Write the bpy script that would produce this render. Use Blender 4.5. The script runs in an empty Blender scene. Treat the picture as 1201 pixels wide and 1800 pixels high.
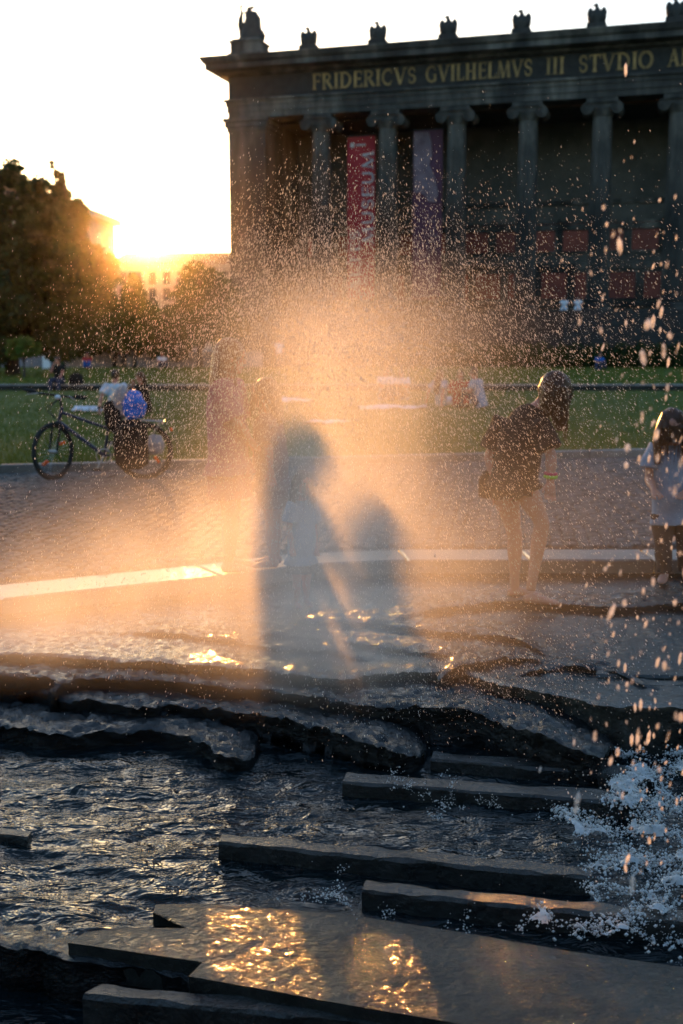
import bpy, bmesh, math, random
import numpy as np
from mathutils import Vector, Matrix

random.seed(7)
RNG = np.random.default_rng(11)
sc = bpy.context.scene
COL = sc.collection
R = math.radians

# ---------------------------------------------------------------- camera, sky, sun, exposure
CAM_Z = 1.65
PITCH = math.atan(300 / 2000)
cam_data = bpy.data.cameras.new("camera")
cam = bpy.data.objects.new("camera", cam_data)
COL.objects.link(cam)
cam.location = (0, 0, CAM_Z)
cam.rotation_euler = (math.pi / 2 - PITCH, 0, 0)
cam_data.sensor_fit = 'VERTICAL'
cam_data.sensor_height = 36.0
cam_data.lens = 40.0
cam_data.clip_start = 0.05
cam_data.clip_end = 6000
cam_data.dof.use_dof = True
cam_data.dof.focus_distance = 4.7
cam_data.dof.aperture_fstop = 2.8
sc.camera = cam

SUN_AZ, SUN_EL = R(-9.4), R(4.77)          # azimuth from +Y towards +X, elevation
world = bpy.data.worlds.new("World")
sc.world = world
world.use_nodes = True
wn = world.node_tree.nodes
sky = wn.new('ShaderNodeTexSky')
sky.sky_type = 'NISHITA'
sky.sun_disc = False
sky.sun_elevation = SUN_EL
sky.sun_rotation = SUN_AZ
sky.air_density = 1.0
sky.dust_density = 1.15
sky.ozone_density = 2.2
wn['Background'].inputs['Strength'].default_value = 0.15
world.node_tree.links.new(sky.outputs['Color'], wn['Background'].inputs['Color'])

sun_data = bpy.data.lights.new("sun", 'SUN')
sun_data.energy = 2.0
sun_data.angle = R(0.55)
sun_data.color = (1.0, 0.405, 0.09)
sun = bpy.data.objects.new("sun", sun_data)
COL.objects.link(sun)
SUN_DIR = Vector((math.sin(SUN_AZ) * math.cos(SUN_EL), math.cos(SUN_AZ) * math.cos(SUN_EL), math.sin(SUN_EL)))
sun.location = SUN_DIR * 200
sun.rotation_euler = SUN_DIR.to_track_quat('Z', 'Y').to_euler()

sc.view_settings.view_transform = 'Standard'
sc.view_settings.look = 'None'
sc.view_settings.gamma = 1.0
sc.view_settings.exposure = 1.85
sc.view_settings.use_curve_mapping = False
sc.render.engine = 'CYCLES'
cy = sc.cycles
cy.use_denoising = True
cy.use_adaptive_sampling = True
cy.adaptive_threshold = 0.015
cy.max_bounces = 6
cy.diffuse_bounces = 2
cy.glossy_bounces = 3
cy.transmission_bounces = 4
cy.volume_bounces = 3
cy.transparent_max_bounces = 8
cy.volume_step_rate = 1.0
cy.volume_max_steps = 128
cy.sample_clamp_indirect = 4.0

# ---------------------------------------------------------------- picture geometry -> world
_cp, _sp = math.cos(PITCH), math.sin(PITCH)
def ray(u, v):
    a = (u - 600.5) / 2000; b = (900 - v) / 2000
    return Vector((a, _cp + b * _sp, -_sp + b * _cp))
def at_z(u, v, z):
    d = ray(u, v); t = (z - CAM_Z) / d.z
    return Vector((d.x * t, d.y * t, z))
def at_y(u, v, y):
    d = ray(u, v); t = y / d.y
    return Vector((d.x * t, y, CAM_Z + d.z * t))

# ---------------------------------------------------------------- noise (numpy value noise)
_TAB = RNG.random((8, 256, 256))
def vnoise(x, y, seed=0):
    t = _TAB[seed % 8]
    x = np.asarray(x, float) + seed * 17.31; y = np.asarray(y, float) + seed * 9.73
    xi = np.floor(x).astype(int); yi = np.floor(y).astype(int)
    fx = x - xi; fy = y - yi
    fx = fx * fx * (3 - 2 * fx); fy = fy * fy * (3 - 2 * fy)
    a = t[xi % 256, yi % 256]; b = t[(xi + 1) % 256, yi % 256]
    c = t[xi % 256, (yi + 1) % 256]; d = t[(xi + 1) % 256, (yi + 1) % 256]
    return (a * (1 - fx) + b * fx) * (1 - fy) + (c * (1 - fx) + d * fx) * fy
def fbm(x, y, oct=4, seed=0):
    s = 0; a = 1.0; n = 0
    for o in range(oct):
        s = s + a * vnoise(x, y, seed + o); n += a
        x = np.asarray(x) * 2.03; y = np.asarray(y) * 2.03; a *= 0.5
    return s / n                      # 0..1

# ---------------------------------------------------------------- materials
def nodes_of(name):
    m = bpy.data.materials.new(name); m.use_nodes = True
    nt = m.node_tree
    return m, nt, nt.nodes['Principled BSDF']
def coord(nt, kind='Object', scale=(1, 1, 1)):
    tc = nt.nodes.new('ShaderNodeTexCoord'); mp = nt.nodes.new('ShaderNodeMapping')
    mp.inputs['Scale'].default_value = scale
    nt.links.new(tc.outputs[kind], mp.inputs['Vector'])
    return mp.outputs['Vector']
def noise_tex(nt, vec, scale, detail=5, rough=0.6, dist=0.0):
    n = nt.nodes.new('ShaderNodeTexNoise')
    n.inputs['Scale'].default_value = scale; n.inputs['Detail'].default_value = detail
    n.inputs['Roughness'].default_value = rough; n.inputs['Distortion'].default_value = dist
    nt.links.new(vec, n.inputs['Vector'])
    return n.outputs['Fac']
def ramp(nt, fac, stops):
    r = nt.nodes.new('ShaderNodeValToRGB')
    el = r.color_ramp.elements
    while len(el) < len(stops): el.new(0.5)
    for e, (p, c) in zip(el, stops):
        e.position = p; e.color = (*c, 1) if len(c) == 3 else c
    nt.links.new(fac, r.inputs['Fac'])
    return r.outputs['Color']
def bump(nt, fac, strength, dist, bsdf, prev=None):
    b = nt.nodes.new('ShaderNodeBump')
    b.inputs['Strength'].default_value = strength; b.inputs['Distance'].default_value = dist
    nt.links.new(fac, b.inputs['Height'])
    if prev is not None: nt.links.new(prev, b.inputs['Normal'])
    nt.links.new(b.outputs['Normal'], bsdf.inputs['Normal'])
    return b.outputs['Normal']

def mat_noise(name, stops, scale=3, rough=0.7, bump_s=0.0, bump_scale=20, bump_d=0.02, kind='Object',
              stretch=(1, 1, 1), spec=0.5, detail=6, metal=0.0, tint=True):
    m, nt, b = nodes_of(name)
    v = coord(nt, kind, stretch)
    c = ramp(nt, noise_tex(nt, v, scale, detail), stops)
    if tint:                           # slight difference from one piece to the next
        oi = nt.nodes.new('ShaderNodeObjectInfo')
        mr = nt.nodes.new('ShaderNodeMapRange'); mr.inputs['To Min'].default_value = 0.8; mr.inputs['To Max'].default_value = 1.2
        nt.links.new(oi.outputs['Random'], mr.inputs['Value'])
        mx = nt.nodes.new('ShaderNodeMix'); mx.data_type = 'RGBA'; mx.blend_type = 'MULTIPLY'; mx.inputs['Factor'].default_value = 1
        nt.links.new(c, mx.inputs['A']); nt.links.new(mr.outputs['Result'], mx.inputs['B'])
        c = mx.outputs['Result']
    nt.links.new(c, b.inputs['Base Color'])
    b.inputs['Roughness'].default_value = rough
    b.inputs['Specular IOR Level'].default_value = spec
    b.inputs['Metallic'].default_value = metal
    if bump_s: bump(nt, noise_tex(nt, v, bump_scale, 4), bump_s, bump_d, b)
    return m

def mat_stone():
    m, nt, b = nodes_of('weathered_sandstone')
    v = coord(nt, 'Object')
    vs = coord(nt, 'Object', (0.9, 0.9, 0.22))
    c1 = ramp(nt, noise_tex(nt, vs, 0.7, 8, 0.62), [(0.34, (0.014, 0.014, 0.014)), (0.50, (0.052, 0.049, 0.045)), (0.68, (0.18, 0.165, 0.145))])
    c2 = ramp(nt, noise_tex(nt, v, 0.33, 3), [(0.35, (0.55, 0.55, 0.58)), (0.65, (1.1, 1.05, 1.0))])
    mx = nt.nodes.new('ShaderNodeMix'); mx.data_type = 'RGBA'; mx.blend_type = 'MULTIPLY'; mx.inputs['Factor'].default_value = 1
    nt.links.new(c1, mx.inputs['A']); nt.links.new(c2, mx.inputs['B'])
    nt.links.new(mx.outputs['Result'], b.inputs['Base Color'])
    b.inputs['Roughness'].default_value = 0.85
    bump(nt, noise_tex(nt, v, 9, 5), 0.5, 0.03, b)
    return m

def mat_wet_rock(name, base0, base1, rough, bscale, bdist, spec=0.5):
    m, nt, b = nodes_of(name)
    v = coord(nt, 'Object')
    nt.links.new(ramp(nt, noise_tex(nt, v, 5, 6), [(0.35, base0), (0.7, base1)]), b.inputs['Base Color'])
    rr = nt.nodes.new('ShaderNodeMapRange')
    rr.inputs['To Min'].default_value = rough * 0.6; rr.inputs['To Max'].default_value = rough * 1.7
    nt.links.new(noise_tex(nt, v, 9, 3), rr.inputs['Value'])
    nt.links.new(rr.outputs['Result'], b.inputs['Roughness'])
    b.inputs['Specular IOR Level'].default_value = spec
    n1 = bump(nt, noise_tex(nt, v, bscale, 5, 0.65), 1.0, bdist, b)
    bump(nt, noise_tex(nt, v, bscale * 5, 2), 0.6, bdist * 0.18, b, n1)
    return m

def mat_water(name, col, rough, bscale, bdist):
    m, nt, b = nodes_of(name)
    v = coord(nt, 'Object', (0.75, 1.35, 1))
    b.inputs['Base Color'].default_value = (*col, 1)
    b.inputs['Roughness'].default_value = rough
    b.inputs['IOR'].default_value = 1.33
    b.inputs['Specular IOR Level'].default_value = 0.6
    n1 = bump(nt, noise_tex(nt, v, bscale, 4, 0.6, 0.6), 1.0, bdist, b)
    bump(nt, noise_tex(nt, v, bscale * 5, 2, 0.5, 0.3), 0.7, bdist * 0.1, b, n1)
    return m

def mat_leaf(name, c0, c1):
    m, nt, b = nodes_of(name)
    geo = nt.nodes.new('ShaderNodeObjectInfo')
    at = nt.nodes.new('ShaderNodeAttribute'); at.attribute_name = 'tone'
    c = ramp(nt, at.outputs['Fac'], [(0.0, c0), (1.0, c1)])
    nt.links.new(c, b.inputs['Base Color']); b.inputs['Roughness'].default_value = 0.6
    b.inputs['Specular IOR Level'].default_value = 0.25
    tr = nt.nodes.new('ShaderNodeBsdfTranslucent'); nt.links.new(c, tr.inputs['Color'])
    mx = nt.nodes.new('ShaderNodeMixShader'); mx.inputs['Fac'].default_value = 0.28
    nt.links.new(b.outputs['BSDF'], mx.inputs[1]); nt.links.new(tr.outputs['BSDF'], mx.inputs[2])
    nt.links.new(mx.outputs['Shader'], nt.nodes['Material Output'].inputs['Surface'])
    return m

def mat_translucent(name, col, tcol, fac, rough=0.4):
    m, nt, b = nodes_of(name)
    b.inputs['Base Color'].default_value = (*col, 1); b.inputs['Roughness'].default_value = rough
    tr = nt.nodes.new('ShaderNodeBsdfTranslucent'); tr.inputs['Color'].default_value = (*tcol, 1)
    mx = nt.nodes.new('ShaderNodeMixShader'); mx.inputs['Fac'].default_value = fac
    nt.links.new(b.outputs['BSDF'], mx.inputs[1]); nt.links.new(tr.outputs['BSDF'], mx.inputs[2])
    nt.links.new(mx.outputs['Shader'], nt.nodes['Material Output'].inputs['Surface'])
    return m

def mat_cloth(name, col, rough=0.85):
    c = np.array(col)
    return mat_noise(name, [(0.3, tuple(c * 0.8)), (0.7, tuple(np.minimum(c * 1.15, 1)))], 14, rough, 0.35, 60, 0.004, tint=False, spec=0.2)

def mat_foam():
    m = mat_translucent('white_foam', (0.9, 0.9, 0.9), (0.7, 0.7, 0.7), 0.2, 0.45); nt = m.node_tree; b = nt.nodes['Principled BSDF']
    v = coord(nt, 'Object')
    nt.links.new(ramp(nt, noise_tex(nt, v, 26, 5, 0.7), [(0.3, (0.6, 0.62, 0.64)), (0.6, (0.97, 0.95, 0.92))]), b.inputs['Base Color'])
    return m
def mat_big_drop():
    m = mat_translucent('large_water_drop', (0.5, 0.5, 0.52), (0.95, 0.92, 0.9), 0.8, 0.06); nt = m.node_tree; out = nt.nodes['Material Output']
    tp = nt.nodes.new('ShaderNodeBsdfTransparent'); mx = nt.nodes.new('ShaderNodeMixShader')
    nz = noise_tex(nt, coord(nt, 'Object'), 40, 2)
    mr = nt.nodes.new('ShaderNodeMapRange'); mr.inputs['From Min'].default_value = 0.35; mr.inputs['From Max'].default_value = 0.7; mr.inputs['To Min'].default_value = 0.12; mr.inputs['To Max'].default_value = 0.85
    nt.links.new(nz, mr.inputs['Value']); nt.links.new(mr.outputs['Result'], mx.inputs['Fac'])
    src = out.inputs['Surface'].links[0].from_socket
    nt.links.new(tp.outputs[0], mx.inputs[1]); nt.links.new(src, mx.inputs[2]); nt.links.new(mx.outputs[0], out.inputs['Surface'])
    return m
M = dict(
    stone=mat_stone(),
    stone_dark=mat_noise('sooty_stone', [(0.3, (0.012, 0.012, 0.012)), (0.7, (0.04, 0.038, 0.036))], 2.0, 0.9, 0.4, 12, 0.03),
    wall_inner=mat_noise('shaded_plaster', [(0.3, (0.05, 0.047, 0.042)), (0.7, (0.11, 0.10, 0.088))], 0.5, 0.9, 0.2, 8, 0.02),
    red_panel=mat_noise('deep_red_panel', [(0.3, (0.16, 0.03, 0.02)), (0.7, (0.26, 0.05, 0.03))], 1.2, 0.6),
    gold=mat_noise('gilded_letter', [(0.3, (0.14, 0.085, 0.03)), (0.7, (0.42, 0.26, 0.09))], 1.5, 0.55, metal=0.3),
    bronze=mat_noise('blackened_bronze', [(0.3, (0.012, 0.013, 0.012)), (0.7, (0.035, 0.036, 0.033))], 3, 0.7),
    banner_red=mat_noise('red_banner_fabric', [(0.3, (0.36, 0.018, 0.03)), (0.7, (0.46, 0.03, 0.045))], 0.6, 0.8, tint=False),
    banner_violet=mat_noise('violet_banner_fabric', [(0.3, (0.09, 0.03, 0.06)), (0.7, (0.12, 0.045, 0.08))], 0.6, 0.8, tint=False),
    banner_pale=mat_noise('pale_print', [(0.3, (0.13, 0.085, 0.11)), (0.7, (0.25, 0.18, 0.22))], 0.9, 0.8, tint=False),
    print_white=mat_noise('white_print', [(0.3, (0.5, 0.46, 0.47)), (0.7, (0.62, 0.58, 0.6))], 2, 0.8, tint=False),
    ground=mat_noise('sandy_ground', [(0.3, (0.025, 0.023, 0.02)), (0.7, (0.055, 0.05, 0.045))], 1.2, 0.8, 0.5, 30, 0.02),
    cobble=mat_noise('granite_cobble', [(0.3, (0.06, 0.056, 0.055)), (0.7, (0.22, 0.205, 0.195))], 7, 0.75, 0.6, 55, 0.006, spec=0.25),
    kerb=mat_noise('wet_kerb_granite', [(0.3, (0.07, 0.066, 0.062)), (0.7, (0.16, 0.15, 0.14))], 4, 0.34, 0.5, 26, 0.006, spec=0.9),
    kerb_dry=mat_noise('kerb_granite', [(0.3, (0.12, 0.11, 0.10)), (0.7, (0.24, 0.22, 0.2))], 4, 0.7, 0.4, 26, 0.01),
    lawn=mat_noise('mown_grass', [(0.3, (0.06, 0.085, 0.016)), (0.7, (0.12, 0.15, 0.03))], 1.4, 0.9, 0.8, 25, 0.04),
    rock=mat_wet_rock('wet_black_granite', (0.003, 0.003, 0.0035), (0.012, 0.012, 0.012), 0.13, 26, 0.02, 0.5),
    bar=mat_wet_rock('wet_grey_granite', (0.015, 0.015, 0.014), (0.05, 0.048, 0.042), 0.2, 34, 0.012, 0.6),
    film=mat_wet_rock('water_film_on_granite', (0.012, 0.013, 0.012), (0.05, 0.05, 0.042), 0.10, 26, 0.014, 0.7),
    water=mat_water('fountain_water', (0.004, 0.009, 0.011), 0.05, 6, 0.05),
    foam=mat_foam(),
    drop=mat_translucent('water_drop', (0.12, 0.12, 0.12), (0.9, 0.88, 0.85), 0.85, 0.08),
    big_drop=mat_big_drop(),
    slab=mat_wet_rock('rippled_film_on_slab', (0.012, 0.013, 0.012), (0.05, 0.05, 0.042), 0.05, 44, 0.009, 0.25),
    bark=mat_noise('bark', [(0.3, (0.03, 0.022, 0.016)), (0.7, (0.08, 0.06, 0.045))], 5, 0.9, 0.8, 14, 0.05),
    leaf_dark=mat_leaf('dark_leaf', (0.012, 0.024, 0.006), (0.05, 0.078, 0.016)),
    leaf_mid=mat_leaf('mid_leaf', (0.014, 0.03, 0.006), (0.05, 0.085, 0.014)),
    leaf_bright=mat_leaf('bright_leaf', (0.05, 0.11, 0.015), (0.10, 0.2, 0.03)),
    grass_blade=mat_leaf('grass_blade', (0.08, 0.11, 0.016), (0.17, 0.2, 0.035)),
    plaster=mat_noise('pale_plaster', [(0.3, (0.36, 0.31, 0.26)), (0.7, (0.46, 0.41, 0.35))], 0.2, 0.9),
    roof=mat_noise('roof_tile', [(0.3, (0.12, 0.07, 0.05)), (0.7, (0.2, 0.12, 0.09))], 0.4, 0.85),
    window=mat_noise('dark_window', [(0.3, (0.02, 0.025, 0.03)), (0.7, (0.05, 0.055, 0.06))], 0.4, 0.25),
    panel_grey=mat_noise('grey_panel', [(0.3, (0.2, 0.22, 0.25)), (0.7, (0.3, 0.32, 0.36))], 0.5, 0.8),
    panel_white=mat_noise('white_panel', [(0.3, (0.6, 0.62, 0.68)), (0.7, (0.75, 0.77, 0.8))], 0.5, 0.7),
    skin=mat_noise('skin', [(0.3, (0.5, 0.2, 0.14)), (0.7, (0.6, 0.28, 0.2))], 6, 0.5, tint=False, spec=0.4),
    black_cloth=mat_cloth('black_cotton', (0.02, 0.017, 0.016)),
    brown_cloth=mat_cloth('dark_trouser_cloth', (0.07, 0.05, 0.045)),
    pink_cloth=mat_cloth('dusty_pink_cotton', (0.36, 0.13, 0.19)),
    rose_cloth=mat_cloth('dull_rose_cotton', (0.26, 0.13, 0.12)),
    lightblue_cloth=mat_cloth('pale_blue_cotton', (0.3, 0.35, 0.43)),
    white_cloth=mat_cloth('white_cotton', (0.66, 0.68, 0.76)),
    red_cloth=mat_cloth('red_cotton', (0.45, 0.05, 0.04)),
    blue_cloth=mat_cloth('blue_cotton', (0.03, 0.12, 0.42)),
    denim=mat_cloth('denim', (0.05, 0.06, 0.1)),
    hair_brown=mat_translucent('brown_hair', (0.05, 0.026, 0.014), (0.32, 0.12, 0.035), 0.25, 0.4),
    hair_red=mat_translucent('auburn_hair', (0.10, 0.042, 0.02), (0.42, 0.15, 0.05), 0.25, 0.4),
    hair_dark=mat_translucent('dark_hair', (0.02, 0.014, 0.01), (0.15, 0.06, 0.02), 0.2, 0.4),
    rubber=mat_noise('rubber', [(0.3, (0.012, 0.012, 0.012)), (0.7, (0.03, 0.03, 0.03))], 20, 0.8, tint=False),
    paint_blue=mat_noise('dark_blue_paint', [(0.3, (0.015, 0.018, 0.05)), (0.7, (0.03, 0.035, 0.08))], 8, 0.3, tint=False),
    steel=mat_noise('steel', [(0.3, (0.35, 0.35, 0.36)), (0.7, (0.55, 0.55, 0.56))], 8, 0.3, metal=0.9, tint=False),
    reflector=mat_translucent('orange_reflector', (0.8, 0.18, 0.02), (0.9, 0.2, 0.02), 0.6, 0.2),
    bag_blue=mat_translucent('blue_plastic', (0.05, 0.26, 0.85), (0.03, 0.22, 0.8), 0.3, 0.3),
    bag_clear=mat_translucent('cloudy_plastic', (0.45, 0.44, 0.45), (0.5, 0.48, 0.48), 0.4, 0.3),
    green_band=mat_cloth('green_band', (0.35, 0.6, 0.08)),
    pinkred_band=mat_cloth('pink_band', (0.6, 0.06, 0.12)),
    eye=mat_noise('eye', [(0.3, (0.02, 0.015, 0.012)), (0.7, (0.04, 0.03, 0.02))], 4, 0.2, tint=False),
    lip=mat_noise('lip', [(0.3, (0.35, 0.12, 0.11)), (0.7, (0.4, 0.15, 0.13))], 4, 0.4, tint=False),
)

# ---------------------------------------------------------------- mesh helpers
class MB:
    def __init__(s): s.v = []; s.f = []
    def add(s, verts, faces):
        o = len(s.v); s.v.extend([tuple(q) for q in verts]); s.f.extend([tuple(i + o for i in f) for f in faces])
    def box(s, x0, x1, y0, y1, z0, z1, bev=0.0):
        if not bev:
            s.add([(x0,y0,z0),(x1,y0,z0),(x1,y1,z0),(x0,y1,z0),(x0,y0,z1),(x1,y0,z1),(x1,y1,z1),(x0,y1,z1)],
                  [(3,2,1,0),(4,5,6,7),(0,1,5,4),(1,2,6,5),(2,3,7,6),(3,0,4,7)])
        else:
            b = bev
            s.add([(x0,y0,z0),(x1,y0,z0),(x1,y1,z0),(x0,y1,z0),(x0,y0,z1-b),(x1,y0,z1-b),(x1,y1,z1-b),(x0,y1,z1-b),
                   (x0+b,y0+b,z1),(x1-b,y0+b,z1),(x1-b,y1-b,z1),(x0+b,y1-b,z1)],
                  [(3,2,1,0),(0,1,5,4),(1,2,6,5),(2,3,7,6),(3,0,4,7),(4,5,9,8),(5,6,10,9),(6,7,11,10),(7,4,8,11),(8,9,10,11)])
    def loft(s, pts, rad, lat=(1, 0, 0), n=14):
        """closed tube through pts; rad = (ra, rb) per point, ra along lat"""
        pts = [Vector(p) for p in pts]; lat = Vector(lat); rings = []
        for i, p in enumerate(pts):
            t = (pts[min(i + 1, len(pts) - 1)] - pts[max(i - 1, 0)])
            if t.length < 1e-9: t = Vector((0, 0, 1))
            t.normalize()
            a = lat - t * lat.dot(t)
            if a.length < 1e-3:
                a = Vector((0, 1, 0)) - t * t.y
                if a.length < 1e-3: a = Vector((1, 0, 0))
            a.normalize(); b = t.cross(a)
            ra, rb = rad[i] if isinstance(rad[i], (tuple, list)) else (rad[i], rad[i])
            rings.append([p + a * (ra * math.cos(2 * math.pi * k / n)) + b * (rb * math.sin(2 * math.pi * k / n)) for k in range(n)])
        V = [pts[0]] + [q for r in rings for q in r] + [pts[-1]]
        F = [(0, 1 + (k + 1) % n, 1 + k) for k in range(n)]
        for i in range(len(rings) - 1):
            o = 1 + i * n
            F += [(o + k, o + (k + 1) % n, o + n + (k + 1) % n, o + n + k) for k in range(n)]
        o = 1 + (len(rings) - 1) * n; e = len(V) - 1
        F += [(o + k, o + (k + 1) % n, e) for k in range(n)]
        s.add(V, F)
    def cap(s, a, b, r0, r1, n=12, lat=(1, 0, 0)):
        """round cone"""
        a = Vector(a); b = Vector(b); d = b - a; L = max(d.length, 1e-6); d = d / L
        P = []; Rr = []
        for q in (0.98, 0.7, 0.35): P.append(a - d * r0 * q); Rr.append(r0 * math.sqrt(1 - q * q) + 1e-4)
        P += [a, a + d * L * 0.5, b]; Rr += [r0, (r0 + r1) / 2, r1]
        for q in (0.35, 0.7, 0.98): P.append(b + d * r1 * q); Rr.append(r1 * math.sqrt(1 - q * q) + 1e-4)
        s.loft(P, Rr, lat, n)
    def ell(s, c, r, n=16, rot=None):
        c = Vector(c); V = []; F = []; m = n // 2
        for i in range(m + 1):
            th = math.pi * i / m
            for k in range(n):
                ph = 2 * math.pi * k / n
                q = Vector((r[0] * math.sin(th) * math.cos(ph), r[1] * math.sin(th) * math.sin(ph), r[2] * math.cos(th)))
                if rot is not None: q = rot @ q
                V.append(c + q)
        for i in range(m):
            for k in range(n):
                F.append((i * n + k, (i + 1) * n + k, (i + 1) * n + (k + 1) % n, i * n + (k + 1) % n))
        s.add(V, F)
    def lathe(s, prof, n=24, c=(0, 0, 0)):
        V = []; F = []
        for r, z in prof:
            for k in range(n):
                a = 2 * math.pi * k / n; V.append((c[0] + r * math.cos(a), c[1] + r * math.sin(a), c[2] + z))
        for i in range(len(prof) - 1):
            for k in range(n): F.append((i * n + k, i * n + (k + 1) % n, (i + 1) * n + (k + 1) % n, (i + 1) * n + k))
        F.append(tuple(range(n - 1, -1, -1))); F.append(tuple((len(prof) - 1) * n + k for k in range(n)))
        s.add(V, F)
    def prism(s, poly, z0, z1):
        n = len(poly)
        s.add([(x, y, z0) for x, y in poly] + [(x, y, z1) for x, y in poly],
              [tuple(range(n - 1, -1, -1)), tuple(range(n, 2 * n))] + [(k, (k + 1) % n, n + (k + 1) % n, n + k) for k in range(n)])
    def torus(s, c, Rm, r, axis='y', n=32, m=8):
        V = []; F = []
        for i in range(n):
            a = 2 * math.pi * i / n
            for k in range(m):
                b = 2 * math.pi * k / m; q = Rm + r * math.cos(b); w = r * math.sin(b)
                if axis == 'y': V.append((c[0] + q * math.cos(a), c[1] + w, c[2] + q * math.sin(a)))
                elif axis == 'z': V.append((c[0] + q * math.cos(a), c[1] + q * math.sin(a), c[2] + w))
                else: V.append((c[0] + w, c[1] + q * math.cos(a), c[2] + q * math.sin(a)))
        for i in range(n):
            for k in range(m):
                F.append((i * m + k, ((i + 1) % n) * m + k, ((i + 1) % n) * m + (k + 1) % m, i * m + (k + 1) % m))
        s.add(V, F)
    def mesh(s, name, mat=None, smooth=False):
        me = bpy.data.meshes.new(name); me.from_pydata([tuple(v) for v in s.v], [], s.f)
        if mat is not None: me.materials.append(M[mat] if isinstance(mat, str) else mat)
        if smooth: me.polygons.foreach_set('use_smooth', [True] * len(me.polygons))
        me.update(); return me
    def build(s, name, mat, parent=None, smooth=False):
        o = bpy.data.objects.new(name, s.mesh(name, mat, smooth)); COL.objects.link(o)
        if parent is not None: o.parent = parent
        return o

def np_mesh(name, V, F, mat, smooth=False):
    """V (n,3) F (m,k) numpy"""
    me = bpy.data.meshes.new(name); k = F.shape[1]
    me.vertices.add(len(V)); me.vertices.foreach_set('co', np.ascontiguousarray(V, dtype=np.float32).ravel())
    me.loops.add(F.size); me.loops.foreach_set('vertex_index', np.ascontiguousarray(F, dtype=np.int32).ravel())
    me.polygons.add(len(F)); me.polygons.foreach_set('loop_start', np.arange(0, F.size, k, dtype=np.int32))
    me.polygons.foreach_set('use_smooth', np.full(len(F), smooth))
    me.materials.append(M[mat] if isinstance(mat, str) else mat)
    me.update(calc_edges=True); return me
def link(name, me, parent=None, loc=None):
    o = bpy.data.objects.new(name, me); COL.objects.link(o)
    if parent is not None: o.parent = parent
    if loc is not None: o.location = loc
    return o
def grid_faces(nr, nc):
    i = np.arange(nr - 1)[:, None] * nc + np.arange(nc - 1)[None, :]
    i = i.ravel(); return np.stack([i, i + 1, i + nc + 1, i + nc], 1)
def tag(o, label=None, cat=None, group=None, kind=None):
    if label: o['label'] = label
    if cat: o['category'] = cat
    if group: o['group'] = group
    if kind: o['kind'] = kind
    return o
def empty(name, loc=(0, 0, 0), rz=0):
    o = bpy.data.objects.new(name, None); COL.objects.link(o); o.location = loc; o.rotation_euler = (0, 0, rz)
    o.empty_display_size = 0.2
    return o
def thing(name, label, cat, loc=(0, 0, 0), rz=0, group=None):
    return tag(empty(name, loc, rz), label, cat, group)
def copy_tree(o, parent=None):
    c = o.copy(); COL.objects.link(c); c.parent = parent
    for ch in list(o.children): copy_tree(ch, c)
    return c
def fused(mb, name, mat, parent, voxel, smooth_it=4, wrinkle=0.0, wseed=0, wscale=9):
    """join overlapping closed shells into one continuous skin"""
    o = bpy.data.objects.new('tmp', mb.mesh('tmp')); COL.objects.link(o)
    r = o.modifiers.new('r', 'REMESH'); r.mode = 'VOXEL'; r.voxel_size = voxel; r.adaptivity = 0
    if smooth_it:
        s = o.modifiers.new('s', 'SMOOTH'); s.factor = 0.5; s.iterations = smooth_it
    dg = bpy.context.evaluated_depsgraph_get()
    me = bpy.data.meshes.new_from_object(o.evaluated_get(dg)); me.name = name
    bpy.data.objects.remove(o)
    n = len(me.vertices)
    if wrinkle and n:
        co = np.empty(n * 3, np.float32); me.vertices.foreach_get('co', co); co = co.reshape(-1, 3)
        no = np.empty(n * 3, np.float32); me.vertices.foreach_get('normal', no); no = no.reshape(-1, 3)
        w = (fbm(co[:, 0] * wscale + co[:, 1] * wscale * 0.9, co[:, 2] * wscale * 0.6 + co[:, 1] * 3, 3, wseed) - 0.5) * 2
        co = co + no * (w * wrinkle)[:, None].astype(np.float32)
        me.vertices.foreach_set('co', co.ravel())
    me.materials.clear(); me.materials.append(M[mat])
    me.polygons.foreach_set('use_smooth', [True] * len(me.polygons)); me.update()
    return link(name, me, parent)

# ================================================================ THE SETTING: ground, plaza, lawns
# fountain outline (inner kerb edge), anticlockwise seen from above, far side matches the photograph
FIN = [(-3.6, 1.9), (-1.5, 1.75), (1.5, 1.75), (4.2, 1.9), (6.2, 3.4), (6.6, 5.6), (5.7, 7.8), (4.1, 8.45), (2.38, 8.51),
       (0.5, 8.51), (-0.2, 8.36), (-0.855, 7.93), (-2.2, 7.18), (-4.0, 6.1), (-4.6, 4.6), (-4.4, 3.0)]
def offset_poly(P, d):
    out = []; n = len(P)
    for i in range(n):
        a = Vector(P[i - 1]); b = Vector(P[i]); c = Vector(P[(i + 1) % n])
        e1 = (b - a).normalized(); e2 = (c - b).normalized()
        n1 = Vector((e1.y, -e1.x)); n2 = Vector((e2.y, -e2.x))
        m = (n1 + n2).normalized(); k = d / max(0.3, m.dot(n1))
        out.append((b.x + m.x * k, b.y + m.y * k))
    return out
FOUT = offset_poly(FIN, 0.42)
mb = MB()
ctr = Vector((0.8, 5.0))
n = len(FOUT)
rings = [[(x, y, 0.0) for x, y in FOUT]]
for rad in (14, 60, 400, 4500):
    rr = []
    for x, y in FOUT:
        d = (Vector((x, y)) - ctr).normalized(); rr.append((ctr.x + d.x * rad, ctr.y + d.y * rad, 0.0))
    rings.append(rr)
V = [q for r_ in rings for q in r_]
F = []
for i in range(len(rings) - 1):
    for k in range(n):
        F.append((i * n + k, (i + 1) * n + k, (i + 1) * n + (k + 1) % n, i * n + (k + 1) % n))
mb.add(V, [f[::-1] for f in F])
ground = tag(mb.build('ground', 'ground'), kind='structure')

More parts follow.
